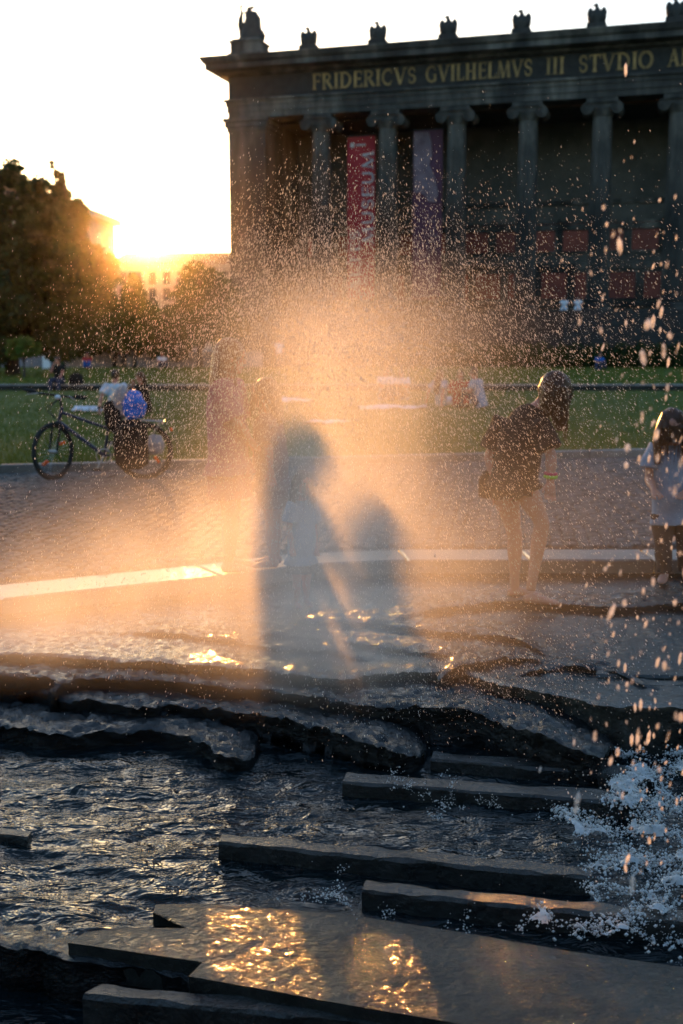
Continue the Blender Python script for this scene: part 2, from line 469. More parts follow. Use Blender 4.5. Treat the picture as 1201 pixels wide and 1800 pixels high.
KA, KB = Vector((-4.26, 14.11)), Vector((4.94, 16.37))     # front kerb of the lawn
kd = (KB - KA).normalized(); kn = Vector((-kd.y, kd.x))
def kerb_y(x): return KA.y + (x - KA.x) * kd.y / kd.x

# --- lawns
def lawn(name, y0f, y1f, z, x0, x1):
    xs = np.linspace(x0, x1, 60); V = []; nr = 14
    for j in range(nr):
        t = j / (nr - 1)
        for x in xs:
            y = y0f(x) * (1 - t) + y1f(x) * t
            V.append((x, y, z + 0.03 * (vnoise(x * 0.5, y * 0.5, 2) - 0.5)))
    me = np_mesh(name, np.array(V), grid_faces(nr, 60), 'lawn', True)
    return tag(link(name, me), kind='structure')
lawn('near_lawn', lambda x: kerb_y(x) + 0.14, lambda x: 36.3, 0.09, -26, 26)
lawn('far_lawn', lambda x: 38.2, lambda x: 66.0, 0.16, -40, 36)

# --- kerb stones along the near lawn
kroot = tag(empty('lawn_kerb'), 'low granite kerb edging the near lawn behind the bicycle', 'kerb')
L = 1.0
mk = MB(); mk.box(0.006, L - 0.006, 0, 0.14, -0.05, 0.125, 0.012); kme = mk.mesh('kerb_stone', 'kerb_dry')
for i in range(-8, 22):
    p = KA + kd * (i * L)
    o = link('kerb_stone', kme, kroot, (p.x, p.y, random.uniform(-0.004, 0.004))); o.rotation_euler = (0, 0, math.atan2(kd.y, kd.x) + random.uniform(-0.004, 0.004))
# --- stone ledge crossing the lawn
lroot = tag(empty('lawn_ledge'), 'long low dark stone ledge crossing the lawn', 'stone ledge')
mk = MB(); mk.box(0.01, 1.99, 0, 0.5, -0.05, 0.22); lb = mk.mesh('ledge_block', 'stone_dark')
mk = MB(); mk.box(0.008, 1.992, -0.05, 0.55, 0.22, 0.27, 0.015); lc = mk.mesh('coping', 'kerb_dry')
for i in range(-13, 14):
    o = link('ledge_block', lb, lroot, (i * 2.0, 37.0, 0)); link('coping', lc, o)

# --- granite cobbles of the plaza
croot = tag(empty('plaza_pavement'), kind='structure')
fo = [(x, y) for x, y in FOUT]
def inside(px, py, poly):
    c = np.zeros(px.shape, bool); j = len(poly) - 1
    for i in range(len(poly)):
        xi, yi = poly[i]; xj, yj = poly[j]
        c ^= ((yi > py) != (yj > py)) & (px < (xj - xi) * (py - yi) / (yj - yi + 1e-12) + xi); j = i
    return c
ang = R(24); ca, sa = math.cos(ang), math.sin(ang)
gu, gv = np.meshgrid(np.arange(-9, 20, 0.118), np.arange(-6, 22, 0.098))
gu = gu + (np.arange(gu.shape[0]) % 2)[:, None] * 0.06 + RNG.normal(0, 0.006, gu.shape)
gv = gv + 0.05 * np.sin(gu * 1.7) + RNG.normal(0, 0.004, gv.shape)
px = (gu * ca - gv * sa).ravel(); py = (gu * sa + gv * ca).ravel()
FO2 = offset_poly(FIN, 0.5)
ok = (~inside(px, py, FO2)) & (py < KA.y + (px - KA.x) * kd.y / kd.x - 0.07) & (py > 6.2) & (np.abs(px) < 0.33 * py + 0.5)
px = px[ok]; py = py[ok]
def cobble_verts():
    w, h, t = 0.047, 0.037, random.uniform(0.022, 0.034)
    j = lambda: random.uniform(-0.005, 0.005)
    V = []
    for z, k in ((-0.02, 1.0), (t * 0.6, 1.0), (t, 0.78)):
        for sx, sy in ((-1, -1), (1, -1), (1, 1), (-1, 1)): V.append((sx * w * k + j(), sy * h * k + j(), z))
    return V
CF = [(8, 9, 10, 11)] + [(a, (a + 1) % 4, 4 + (a + 1) % 4, 4 + a) for a in range(4)] + [(4 + a, 4 + (a + 1) % 4, 8 + (a + 1) % 4, 8 + a) for a in range(4)]
protos = []
for k in range(6):
    mk = MB(); mk.add(cobble_verts(), CF); protos.append(mk.mesh('cobble', 'cobble', True))
order = np.argsort(py + 0.25 * np.maximum(px + 0.9, 0) * 6)      # the clear patch at the left foreground first
near = set(order[:300].tolist())
pv = [np.array([tuple(v.co) for v in m_.vertices]) for m_ in protos]
AV, AF = [], []; cnt = 0; CFa = np.array(CF)
for i in range(len(px)):
    rz = ang + random.uniform(-0.06, 0.06); zz = random.uniform(-0.004, 0.004)
    if i in near:
        o = link('cobble', protos[i % 6], croot, (px[i], py[i], zz)); o.rotation_euler = (random.uniform(-.03, .03), random.uniform(-.03, .03), rz)
    else:
        c, s_ = math.cos(rz), math.sin(rz); q = pv[i % 6]
        AV.append(np.stack([q[:, 0] * c - q[:, 1] * s_ + px[i], q[:, 0] * s_ + q[:, 1] * c + py[i], q[:, 2] + zz], 1)); AF.append(CFa + cnt); cnt += 12
tag(link('cobble_field', np_mesh('cobble_field', np.concatenate(AV), np.concatenate(AF), 'cobble', True), croot), kind='stuff')

# --- grass blades standing on the lawns
def blades(name, n, yfun, zb, hmin, hmax, w):
    y = yfun(RNG.random(n)); x = (RNG.random(n) - 0.5) * 2 * (0.33 * y + 0.6)
    if zb < 0.12:
        ok = y > (KA.y + (x - KA.x) * kd.y / kd.x + 0.16); x, y = x[ok], y[ok]
    n = len(x); a = RNG.random(n) * 6.28; h = hmin + (hmax - hmin) * RNG.random(n) * (0.5 + vnoise(x * 1.3, y * 1.3, 5))
    dx, dy = np.cos(a) * w, np.sin(a) * w; lx, ly = RNG.normal(0, 0.3, n) * h, RNG.normal(0, 0.3, n) * h
    V = np.stack([np.stack([x - dx, y - dy, np.full(n, zb - 0.02)], 1), np.stack([x + dx, y + dy, np.full(n, zb - 0.02)], 1), np.stack([x + lx, y + ly, zb + h], 1)], 1).reshape(-1, 3)
    me = np_mesh(name, V, np.arange(3 * n).reshape(-1, 3), 'grass_blade')
    at = me.attributes.new('tone', 'FLOAT', 'POINT'); at.data.foreach_set('value', np.repeat(RNG.random(n), 3).astype(np.float32))
    return tag(link(name, me), 'short green grass of the near lawn' if zb < .12 else 'short grass of the far lawn', 'grass', kind='stuff')
blades('lawn_grass', 90000, lambda r: 14.0 + 22.2 * r ** 1.6, 0.09, 0.04, 0.11, 0.008)
blades('far_lawn_grass', 30000, lambda r: 38.3 + 27 * r, 0.16, 0.06, 0.14, 0.03)

# ================================================================ THE MUSEUM
TH = R(16.5)
P0 = at_y(404, 400, 80.0); P0.z = 0
ev = Vector((math.cos(TH), -math.sin(TH), 0)); nv = Vector((math.sin(TH), math.cos(TH), 0))
def fac(u, v, off=0.0):
    d = ray(u, v); C = Vector((0, 0, CAM_Z)); t = (P0 + nv * off - C).dot(nv) / d.dot(nv)
    q = C + d * t; return (q - P0).dot(ev), q.z
museum = thing('museum', 'dark classical museum with a long row of stone columns', 'museum', P0, -TH)
SEND = 50.0                                       # length that is built
PZ, AZ, FZ, CZ, TZ = 3.6, 16.52, 17.75, 19.3, 20.4
# podium + stairs
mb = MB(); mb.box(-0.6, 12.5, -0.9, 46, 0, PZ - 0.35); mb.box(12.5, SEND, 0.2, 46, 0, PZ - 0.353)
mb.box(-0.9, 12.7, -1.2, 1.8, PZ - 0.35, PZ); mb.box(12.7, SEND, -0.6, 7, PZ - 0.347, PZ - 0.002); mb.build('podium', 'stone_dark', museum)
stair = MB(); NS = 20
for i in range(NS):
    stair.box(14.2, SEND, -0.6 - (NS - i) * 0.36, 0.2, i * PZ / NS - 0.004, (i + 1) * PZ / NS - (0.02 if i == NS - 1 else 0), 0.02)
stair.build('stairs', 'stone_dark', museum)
mb = MB(); mb.box(12.5, 14.2, -7.6, -0.9, 0, 2.2); mb.box(12.35, 14.35, -7.75, -1.2, 2.2, 2.5, 0.05); mb.build('stair_cheek', 'stone', museum)
# walls
mb = MB()
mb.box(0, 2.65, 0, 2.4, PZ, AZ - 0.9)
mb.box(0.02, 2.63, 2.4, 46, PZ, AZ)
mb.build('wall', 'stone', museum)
mb = MB(); mb.box(-0.18, 2.83, -0.18, 2.5, PZ + 0.003, PZ + 0.55, 0.05); mb.box(-0.1, 2.75, -0.1, 2.45, PZ + 0.55, PZ + 0.85, 0.1); mb.build('pilaster_base', 'stone', museum)
mb = MB(); mb.box(-0.08, 2.73, -0.08, 2.44, AZ - 0.9, AZ - 0.6); mb.box(-0.2, 2.85, -0.2, 2.5, AZ - 0.6, AZ - 0.25, 0.05); mb.box(-0.3, 2.95, -0.3, 2.55, AZ - 0.25, AZ - 0.003); mb.build('pilaster_capital', 'stone', museum)
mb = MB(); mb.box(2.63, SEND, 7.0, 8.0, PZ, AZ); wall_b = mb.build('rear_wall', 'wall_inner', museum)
# wall courses and string mouldings behind the columns
for z0, z1, d in ((10.9, 11.2, 0.16), (9.2, 9.6, 0.22), (6.55, 6.95, 0.2), (4.0, 4.35, 0.25)):
    mb = MB(); mb.box(2.65, SEND, 7.0 - d, 7.0, z0, z1, 0.03); mb.build('string_course', 'stone', museum)
# red panels of the rear wall, two rows, with stone pilaster strips between
def panel_row(z0, z1, first, step, w):
    s_ = first
    while s_ < 46:
        mb = MB(); mb.box(s_, s_ + w, 6.93, 6.999, z0, z1); pn = mb.build('wall_panel', 'red_panel', museum)
        fr = MB()
        fr.box(s_ - 0.14, s_, 6.87, 6.998, z0 - 0.14, z1 + 0.14); fr.box(s_ + w, s_ + w + 0.14, 6.87, 6.998, z0 - 0.14, z1 + 0.14)
        fr.box(s_, s_ + w, 6.875, 6.998, z1, z1 + 0.138); fr.box(s_, s_ + w, 6.875, 6.998, z0 - 0.138, z0)
        fr.build('panel_frame', 'stone', pn)
        mb = MB(); mb.box(s_ + w + 0.2, s_ + step - 0.2, 6.8, 6.997, z0 - 0.3, z1 + 0.3); mb.build('pilaster_strip', 'stone', museum)
        s_ += step
wt, wb = fac(950, 395, 7)[1], fac(950, 443, 7)[1]; w2t, w2b = fac(980, 480, 7)[1], fac(980, 525, 7)[1]
panel_row(wb, wt, 3.4, 2.31, 1.75); panel_row(w2b, w2t, 4.3, 2.31, 1.75)
# columns
def column_meshes():
    sh = MB(); n = 80; prof = []
    H0, H1 = PZ + 0.75, AZ - 1.05
    V = []; F = []; rows = 9
    for j in range(rows):
        t = j / (rows - 1); z = H0 + (H1 - H0) * t; r = 0.70 - 0.11 * t ** 1.5
        for k in range(n):
            a = 2 * math.pi * k / n; f = abs(math.sin(a * 10)); rr = r - 0.05 * f ** 0.7 * (0 if j in (0, rows - 1) else 1)
            V.append((rr * math.cos(a), rr * math.sin(a), z))
    for j in range(rows - 1):
        for k in range(n): F.append((j * n + k, j * n + (k + 1) % n, (j + 1) * n + (k + 1) % n, (j + 1) * n + k))
    sh.add(V, F)
    ba = MB(); ba.box(-0.95, 0.95, -0.95, 0.95, PZ, PZ + 0.22)
    ba.lathe([(0.93, PZ + 0.22), (0.98, PZ + 0.31), (0.93, PZ + 0.4), (0.8, PZ + 0.44), (0.78, PZ + 0.52), (0.86, PZ + 0.56), (0.88, PZ + 0.64), (0.82, PZ + 0.7), (0.72, PZ + 0.76)], 32)
    ca_ = MB(); ca_.lathe([(0.6, H1 - 0.02), (0.66, H1 + 0.06), (0.78, H1 + 0.3), (0.82, H1 + 0.42), (0.7, H1 + 0.5)], 32)
    ca_.box(-0.86, 0.86, -0.78, 0.78, AZ - 0.6, AZ - 0.3); ca_.box(-0.95, 0.95, -0.9, 0.9, AZ - 0.3, AZ - 0.004, 0.05)
    vo = []
    for sx in (-1, 1):
        q = MB(); c = (sx * 0.9, 0, AZ - 0.62)
        for yy in (-0.74, 0.74):
            q.torus((c[0], yy, c[2]), 0.30, 0.09, 'y', 20, 6); q.torus((c[0], yy, c[2]), 0.12, 0.07, 'y', 14, 6)
        V = []; F = []; m_ = 16
        for yy, r in ((-0.78, 0.0), (-0.78, 0.3), (-0.5, 0.33), (0, 0.24), (0.5, 0.33), (0.78, 0.3), (0.78, 0.0)):
            for k in range(m_): a = 2 * math.pi * k / m_; V.append((c[0] + r * math.cos(a), yy, c[2] + r * math.sin(a)))
        for j in range(6):
            for k in range(m_): F.append((j * m_ + k, (j + 1) * m_ + k, (j + 1) * m_ + (k + 1) % m_, j * m_ + (k + 1) % m_))
        q.add(V, F); vo.append(q.mesh('volute', 'stone', True))
    return sh.mesh('shaft', 'stone', True), ba.mesh('base', 'stone'), ca_.mesh('capital', 'stone'), vo
shm, bam, cam_, vom = column_meshes()
COLS = [6.31 + 4.6 * k for k in range(9)]
for s_ in COLS:
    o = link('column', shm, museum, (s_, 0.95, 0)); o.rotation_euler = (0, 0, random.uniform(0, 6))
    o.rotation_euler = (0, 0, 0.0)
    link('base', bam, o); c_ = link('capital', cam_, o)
    link('volute', vom[0], o); link('volute', vom[1], o)
# entablature: three-step architrave, frieze, cornice
mb = MB(); mb.box(-0.02, SEND, 0.05, 2.0, AZ, AZ + 0.38); mb.box(-0.08, SEND, -0.02, 2.05, AZ + 0.38, AZ + 0.78); mb.box(-0.14, SEND, -0.09, 2.1, AZ + 0.78, AZ + 1.08); mb.box(-0.28, SEND, -0.24, 2.1, AZ + 1.08, FZ, 0.04)
mb.box(-0.02, 2.6, 2.1, 46, AZ + 0.003, FZ - 0.01)
mb.build('architrave', 'stone', museum)
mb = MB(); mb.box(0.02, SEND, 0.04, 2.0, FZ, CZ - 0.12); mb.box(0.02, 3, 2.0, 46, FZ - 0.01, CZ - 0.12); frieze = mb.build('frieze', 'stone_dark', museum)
mb = MB()
prof = [(0.02, CZ - 0.12), (-0.35, CZ), (-0.35, CZ + 0.12), (-1.15, CZ + 0.22), (-1.15, CZ + 0.55), (-1.3, CZ + 0.62), (-1.45, CZ + 0.92), (-1.45, CZ + 1.0)]
V = []; F = []
for d, z in prof: V += [(d, d, z), (SEND, d, z), (d, 46, z)]
for i in range(len(prof) - 1):
    a, b = i * 3, (i + 1) * 3; F += [(a, a + 1, b + 1, b), (a + 2, a, b, b + 2)]
k = (len(prof) - 1) * 3
V += [(SEND, 46, CZ + 1.0), (SEND, 46, CZ - .12)]; F.append((k, k + 1, len(V) - 2, k + 2)); F.append((0, 2, len(V) - 1, 1))
mb.add(V, F); mb.build('cornice', 'stone', museum)
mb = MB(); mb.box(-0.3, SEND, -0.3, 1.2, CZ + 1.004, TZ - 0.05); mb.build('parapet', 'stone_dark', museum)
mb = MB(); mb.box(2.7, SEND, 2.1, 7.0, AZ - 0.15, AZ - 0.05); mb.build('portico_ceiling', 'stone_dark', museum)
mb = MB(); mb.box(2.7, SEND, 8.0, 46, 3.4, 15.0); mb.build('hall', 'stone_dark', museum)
for i in range(16):                               # lightning-rod pins along the roof edge
    mb = MB(); mb.cap((4 + i * 2.3, -1.0, CZ + 0.98), (4 + i * 2.3, -1.0, CZ + 1.25), 0.02, 0.012, 6); mb.build('roof_pin', 'bronze', museum)

# --- incised gilded capitals on the frieze
TKW, THN = 0.17, 0.075
def arc(cx, cy, rx, ry, a0, a1, n=9):
    return [(cx + rx * math.cos(R(a0 + (a1 - a0) * i / n)), cy + ry * math.sin(R(a0 + (a1 - a0) * i / n))) for i in range(n + 1)]
def serif(x, y, w=0.16): return ([(x - w, y), (x + w, y)], 0.05)
GL = {  # width, strokes
 'I': (0.42, [([(0.21, 0), (0.21, 1)], TKW), serif(.21, .02), serif(.21, .98)]),
 'F': (0.68, [([(0.2, 0), (0.2, 1)], TKW), ([(0.2, .97), (0.64, .97)], THN), ([(0.2, .52), (0.55, .52)], THN), ([(.64, .97), (.64, .78)], .05), ([(.55, .6), (.55, .44)], .05), serif(.2, .02), ([(.04, .98), (.2, .98)], .05)]),
 'E': (0.72, [([(0.2, 0), (0.2, 1)], TKW), ([(0.2, .97), (0.64, .97)], THN), ([(0.2, .52), (0.56, .52)], THN), ([(0.2, .03), (0.68, .03)], THN), ([(.64, .97), (.64, .8)], .05), ([(.56, .6), (.56, .44)], .05), ([(.68, .03), (.68, .22)], .05)]),
 'L': (0.68, [([(0.2, 0), (0.2, 1)], TKW), ([(0.2, .03), (0.64, .03)], THN), ([(.64, .03), (.64, .22)], .05), serif(.2, .98)]),
 'H': (0.92, [([(0.2, 0), (0.2, 1)], TKW), ([(0.72, 0), (0.72, 1)], TKW), ([(0.2, .52), (0.72, .52)], THN), serif(.2, .02), serif(.2, .98), serif(.72, .02), serif(.72, .98)]),
 'T': (0.8, [([(0.4, 0), (0.4, 1)], TKW), ([(0.04, .97), (0.76, .97)], THN), ([(.05, .97), (.05, .78)], .05), ([(.75, .97), (.75, .78)], .05), serif(.4, .02)]),
 'V': (0.9, [([(0.12, 1), (0.45, 0)], TKW), ([(0.45, 0), (0.78, 1)], THN), serif(.12, .98), serif(.78, .98)]),
 'A': (0.9, [([(0.45, 1), (0.78, 0)], TKW), ([(0.45, 1), (0.12, 0)], THN), ([(.24, .34), (.66, .34)], .06), serif(.12, .02), serif(.78, .02)]),
 'N': (0.95, [([(0.18, 0), (0.18, 1)], THN), ([(0.18, 1), (0.76, 0)], TKW), ([(0.76, 0), (0.76, 1)], THN), serif(.18, .02), serif(.76, .98)]),
 'M': (1.08, [([(0.14, 0), (0.22, 1)], THN), ([(0.22, 1), (0.54, 0)], TKW), ([(0.54, 0), (0.86, 1)], THN), ([(0.86, 1), (0.94, 0)], TKW), serif(.14, .02), serif(.94, .02)]),
 'O': (0.98, [(arc(.49, .5, .39, .47, 100, 260), TKW), (arc(.49, .5, .39, .47, -80, 80), TKW), (arc(.49, .5, .39, .47, 80, 100, 2), THN), (arc(.49, .5, .39, .47, 260, 280, 2), THN)]),
 'Q': (0.98, [(arc(.49, .5, .39, .47, 0, 360, 20), .14), ([(.5, .1), (.9, -.16)], .1)]),
 'C': (0.86, [(arc(.5, .5, .4, .47, 70, 290, 14), .14), ([(.64, .94), (.74, .72)], .05), ([(.64, .06), (.74, .28)], .05)]),
 'G': (0.94, [(arc(.5, .5, .4, .47, 65, 300, 14), .14), ([(.76, .06), (.76, .44)], .14), ([(.6, .45), (.88, .45)], .05), ([(.66, .93), (.76, .72)], .05)]),
 'D': (0.92, [([(0.2, 0), (0.2, 1)], TKW), (arc(.34, .5, .46, .47, -88, 88, 10), .13), ([(.2, .97), (.36, .97)], THN), ([(.2, .03), (.36, .03)], THN), serif(.16, .02), serif(.16, .98)]),
 'R': (0.84, [([(0.2, 0), (0.2, 1)], TKW), (arc(.36, .75, .28, .22, -90, 90, 8), .11), ([(.2, .97), (.36, .97)], THN), ([(.2, .52), (.36, .52)], THN), ([(.4, .52), (.78, 0)], TKW), serif(.2, .02), serif(.16, .98, .12)]),
 'S': (0.64, [(arc(.32, .735, .21, .225, 35, 250, 9) + arc(.32, .27, .22, .235, 80, -140, 9), .12), ([(.5, .87), (.54, .7)], .05), ([(.13, .14), (.1, .32)], .05)]),
 'K': (0.88, [([(0.2, 0), (0.2, 1)], TKW), ([(.28, .48), (.74, 1)], THN), ([(.36, .58), (.8, 0)], TKW), serif(.2, .02), serif(.2, .98)]),
 'U': (0.9, [([(0.18, 1), (.18, .35)] + arc(.45, .35, .27, .32, 180, 360, 8) + [(.72, .35), (.72, 1)], .15)]),
}
def glyph(mb, ch, x, z, w, h, y, dep=0.04):
    """strokes as small bars in the x-z plane, front at y, going back dep"""
    W, strokes = GL[ch]; sx = w / W
    for pts, th in strokes:
        for (ax, ay), (bx, by) in zip(pts[:-1], pts[1:]):
            A = Vector((x + ax * sx, z + ay * h)); B = Vector((x + bx * sx, z + by * h)); d = B - A
            if d.length < 1e-6: continue
            d.normalize(); nrm = Vector((-d.y, d.x)) * th * h * 0.5; e_ = d * th * h * 0.12
            q = [A - e_ - nrm, B + e_ - nrm, B + e_ + nrm, A - e_ + nrm]
            mb.add([(p.x, y, p.y) for p in q] + [(p.x, y + dep, p.y) for p in q], [(0, 1, 2, 3), (0, 4, 5, 1), (1, 5, 6, 2), (2, 6, 7, 3), (3, 7, 4, 0)])
words = [('FRIDERICVS', 548, 733), ('GVILHELMVS', 748, 937), ('III', 958, 994), ('STVDIO', 1016, 1150), ('ANTIQVITATIS', 1172, 1400)]
for wd, u0, u1 in words:
    s0, s1 = fac(u0, 150)[0], fac(min(u1, 1400), 120)[0]
    tot = sum(GL[c][0] for c in wd); k = (s1 - s0) / tot; s_ = s0
    for c in wd:
        w = GL[c][0] * k; q = MB(); glyph(q, c, s_, FZ + 0.3, w * 0.94, 0.98, -0.005); s_ += w
        q.build('letter', 'gold', frieze)

# --- banners between the columns
def banner(name, label, mat, u0, u1, v0, zbot, off):
    s0, z1 = fac(u0, v0, off); s1, _ = fac(u1, v0, off)
    root = tag(empty(name, P0 + ev * s0 + nv * off, -TH), label, 'banner')
    w = s1 - s0; nx, nz = 10, 40; V = []
    for j in range(nz):
        for i in range(nx):
            V.append((w * i / (nx - 1), 0.06 * math.sin(j * 0.5 + i * 0.5) * (0.3 + 0.7 * (1 - j / nz)), zbot + (z1 - zbot) * j / (nz - 1)))
    fa = np.concatenate([grid_faces(nz, nx)])
    V = np.array(V); nb = len(V)
    V = np.concatenate([V, V + np.array([0, 0.02, 0])]); fa = np.concatenate([fa, fa[:, ::-1] + nb])
    link('cloth', np_mesh('cloth', V, fa, mat, True), root)
    mb = MB(); mb.cap((-0.1, 0.02, z1), (w + 0.1, 0.02, z1), 0.05, 0.05, 8); mb.build('pole', 'bronze', root)
    return root, w, z1
def vtext(root, txt, x, z, h, w, mat, y=-0.1):
    """text running upwards, letters turned a quarter anticlockwise"""
    for c in txt:
        if c != ' ':
            q = MB(); glyph(q, c, 0, 0, w * GL[c][0], h, 0, 0.02)
            q.v = [(x - vz, y + vy, z + vx) for vx, vy, vz in q.v]
            q.build('letter', mat, root)
        z += w * (GL[c][0] if c != ' ' else 0.6) * 1.04
b1, bw, bz = banner('hanging_banner', 'red hanging banner with pale vertical lettering', 'banner_red', 611, 660, 240, 4.6, 2.2)
zb_ = fac(640, 430, 2.2)[1]
vtext(b1, 'MUSEUM', bw - 0.1, zb_, 0.78, 1.12, 'print_white'); zc_ = fac(620, 500, 2.2)[1]
vtext(b1, 'ALTES', bw * 0.46, zc_ - 0.6, 0.66, 1.1, 'print_white')
q = MB(); q.box(0.25, 0.5, -0.1, -0.08, bz - 0.75, bz - 0.45); q.box(0.6, 1.3, -0.1, -0.08, bz - 0.66, bz - 0.56); q.build('emblem', 'print_white', b1)
b2, bw2, bz2 = banner('hanging_banner', 'dark violet hanging banner with a pale blurred picture', 'banner_violet', 727, 779, 229, 4.6, 2.2)
pic = MB()                                          # a soft pale shape, not a likeness
pts = [(0.05, 0), (1.05, 0.0), (1.25, -0.7), (1.3, -1.6), (1.1, -2.1), (1.5, -2.9), (1.75, -3.9), (1.6, -4.6), (1.05, -4.5), (0.75, -4.0), (0.1, -3.9), (0.05, -2.0)]
pic.add([(x, -0.10, bz2 - 0.15 + z) for x, z in pts] + [(x, -0.085, bz2 - 0.15 + z) for x, z in pts], [tuple(range(11, -1, -1))] + [(i, (i + 1) % 12, 12 + (i + 1) % 12, 12 + i) for i in range(12)])
pic.build('picture', 'banner_pale', b2)
vtext(b2, 'ANTIKE', bw2 - 0.35, fac(770, 505, 2.2)[1], 0.6, 1.0, 'banner_pale')

# --- bronze eagles and the corner group on the roof
def eagle(label, s_):
    root = thing('eagle_statue', label, 'statue', P0 + ev * s_ - nv * 0.75 + Vector((0, 0, CZ + 1.0)), -TH, 'bronze eagles along the roof edge')
    root.scale = (1.12, 1.12, 1.15)
    mb = MB(); mb.box(-0.52, 0.52, -0.35, 0.35, 0.0, 0.3, 0.03); mb.build('plinth', 'stone_dark', root)
    b = MB()
    b.loft([(0, 0, 0.22), (0, 0, 0.42), (0, -0.03, 0.7), (0, -0.03, 0.92), (0, -0.02, 1.05), (-0.02, -0.04, 1.15)], [(0.2, 0.2), (0.28, 0.24), (0.3, 0.26), (0.24, 0.2), (0.13, 0.12), (0.09, 0.1)])
    b.ell((-0.05, -0.06, 1.21), (0.14, 0.1, 0.1)); b.loft([(-0.12, -0.07, 1.22), (-0.23, -0.08, 1.19), (-0.27, -0.08, 1.1)], [0.055, 0.04, 0.012])
    for sx in (-1, 1): b.loft([(sx * 0.12, -0.05, 0.5), (sx * 0.12, -0.1, 0.3)], [0.09, 0.06])
    fused(b, 'body', 'bronze', root, 0.03, 3)
    for sx in (-1, 1):
        w = MB()
        w.loft([(sx * 0.3, 0.02, 0.2), (sx * 0.33, 0.0, 0.5), (sx * 0.35, -0.02, 0.85), (sx * 0.36, -0.02, 1.02), (sx * 0.37, 0, 1.1)],
               [(0.1, 0.12), (0.17, 0.15), (0.19, 0.16), (0.13, 0.12), (0.04, 0.05)], (1, 0, 0), 12)
        for k in range(4): w.loft([(sx * (0.2 + k * 0.075), -0.14, 0.8), (sx * (0.2 + k * 0.075), -0.15, 0.26 + 0.03 * k)], [(0.04, 0.03), (0.025, 0.015)], (1, 0, 0), 6)
        w.build('wing', 'bronze', root, True)
for i, u in enumerate((546, 667, 790, 918, 1049, 1186)):
    nm = ['first bronze eagle on the roof edge right of the corner statue', 'second bronze eagle on the roof edge from the corner statue', 'third bronze eagle on the roof edge from the corner statue', 'fourth bronze eagle on the roof edge above the lettering',
          'fifth bronze eagle on the roof edge above the word STVDIO', 'rightmost bronze eagle on the roof edge cut by the picture edge'][i]
    eagle(nm, fac(u, 75, -0.4)[0])
cs, czz = fac(437, 90, 0.3)
cr = thing('corner_statue', 'dark bronze figure group on a stone pedestal at the roof corner', 'statue', P0 + ev * cs + nv * 0.6 + Vector((0, 0, TZ - 0.052)), -TH)
mb = MB(); mb.box(-1.2, 1.15, -1.1, 1.1, 0, 0.28, 0.04); mb.box(-1.05, 1.0, -0.95, 0.95, 0.28, 0.98); mb.box(-1.15, 1.1, -1.05, 1.05, 0.98, 1.1, 0.03); mb.box(-0.95, 0.9, -0.85, 0.85, 1.1, 1.24, 0.05); mb.build('pedestal', 'stone', cr)
b = MB()
b.loft([(0.05, 0, 1.2), (0.05, 0, 1.6), (0.1, 0, 2.1), (0.12, 0, 2.6), (0.05, 0, 2.95), (-0.1, 0, 3.08)], [(0.68, 0.5), (0.62, 0.45), (0.5, 0.4), (0.45, 0.35), (0.32, 0.25), (0.12, 0.15)])   # crouching animal's body
b.loft([(-0.15, 0, 2.75), (-0.1, -0.02, 3.1), (-0.02, -0.05, 3.32), (0.12, -0.08, 3.34), (0.26, -0.1, 3.26)], [(0.2, 0.2), (0.13, 0.15), (0.15, 0.15), (0.12, 0.12), (0.05, 0.06)])       # neck and head
b.loft([(-0.5, 0.05, 1.22), (-0.52, 0.05, 1.8), (-0.58, 0.05, 2.3), (-0.56, 0.03, 2.7), (-0.5, 0.02, 3.0)], [(0.16, 0.2), (0.14, 0.18), (0.16, 0.2), (0.13, 0.18), (0.08, 0.1)])         # standing figure
b.loft([(-0.5, 0.02, 2.75), (-0.52, 0, 3.2), (-0.54, 0, 3.5)], [0.09, 0.07, 0.06]); b.loft([(-0.6, 0, 3.5), (-0.3, 0, 3.55)], [0.07, 0.04])
b.loft([(-0.46, 0, 3.02), (-0.28, 0, 3.1), (-0.1, 0, 3.05)], [0.06, 0.06, 0.08]); b.loft([(-0.5, 0, 2.3), (-0.2, 0, 2.2)], [0.16, 0.2])
b.loft([(0.55, 0, 1.25), (0.62, 0, 1.5), (0.5, 0, 1.8)], [(0.22, 0.3), (0.2, 0.3), (0.2, 0.25)])
b.v = [(x * 1.28 + 0.06, y * 1.1, z) for x, y, z in b.v]
fused(b, 'figures', 'bronze', cr, 0.035, 3)

# ================================================================ HOUSES BEHIND THE TREES
def facade_windows(root, x0, x1, z0, z1, nx, nz, y, ww, wh):
    for j in range(nz):
        for i in range(nx):
            cx = x0 + (x1 - x0) * (i + 0.5) / nx; cz = z0 + (z1 - z0) * (j + 0.5) / nz
            f = MB(); f.box(cx - ww / 2 - .15, cx + ww / 2 + .15, y - 0.1, y - 0.003, cz - wh / 2 - .15, cz + wh / 2 + .15); w_ = f.build('window', 'stone', root)
            p = MB(); p.box(cx - ww / 2, cx + ww / 2, y - 0.13, y - 0.102, cz - wh / 2, cz + wh / 2); p.build('pane', 'window', w_)
pA = at_y(10, 308, 118.0); pB = at_y(200, 380, 158.0)      # eaves line of the long house
dAB = Vector((pB.x - pA.x, pB.y - pA.y)); hl = dAB.length; hz = (pA.z + pB.z) / 2
h1 = thing('long_house', 'long pale house with a hipped roof behind the big trees', 'house', (pA.x, pA.y, 0), math.atan2(dAB.y, dAB.x))
mb = MB(); mb.box(-6, hl, 0, 14, 0, hz - 1.2); mb.build('wall', 'plaster', h1)
mb = MB(); mb.box(-6.6, hl + 0.8, -0.8, 14.8, hz - 1.2, hz - 0.5); mb.build('eaves', 'plaster', h1)
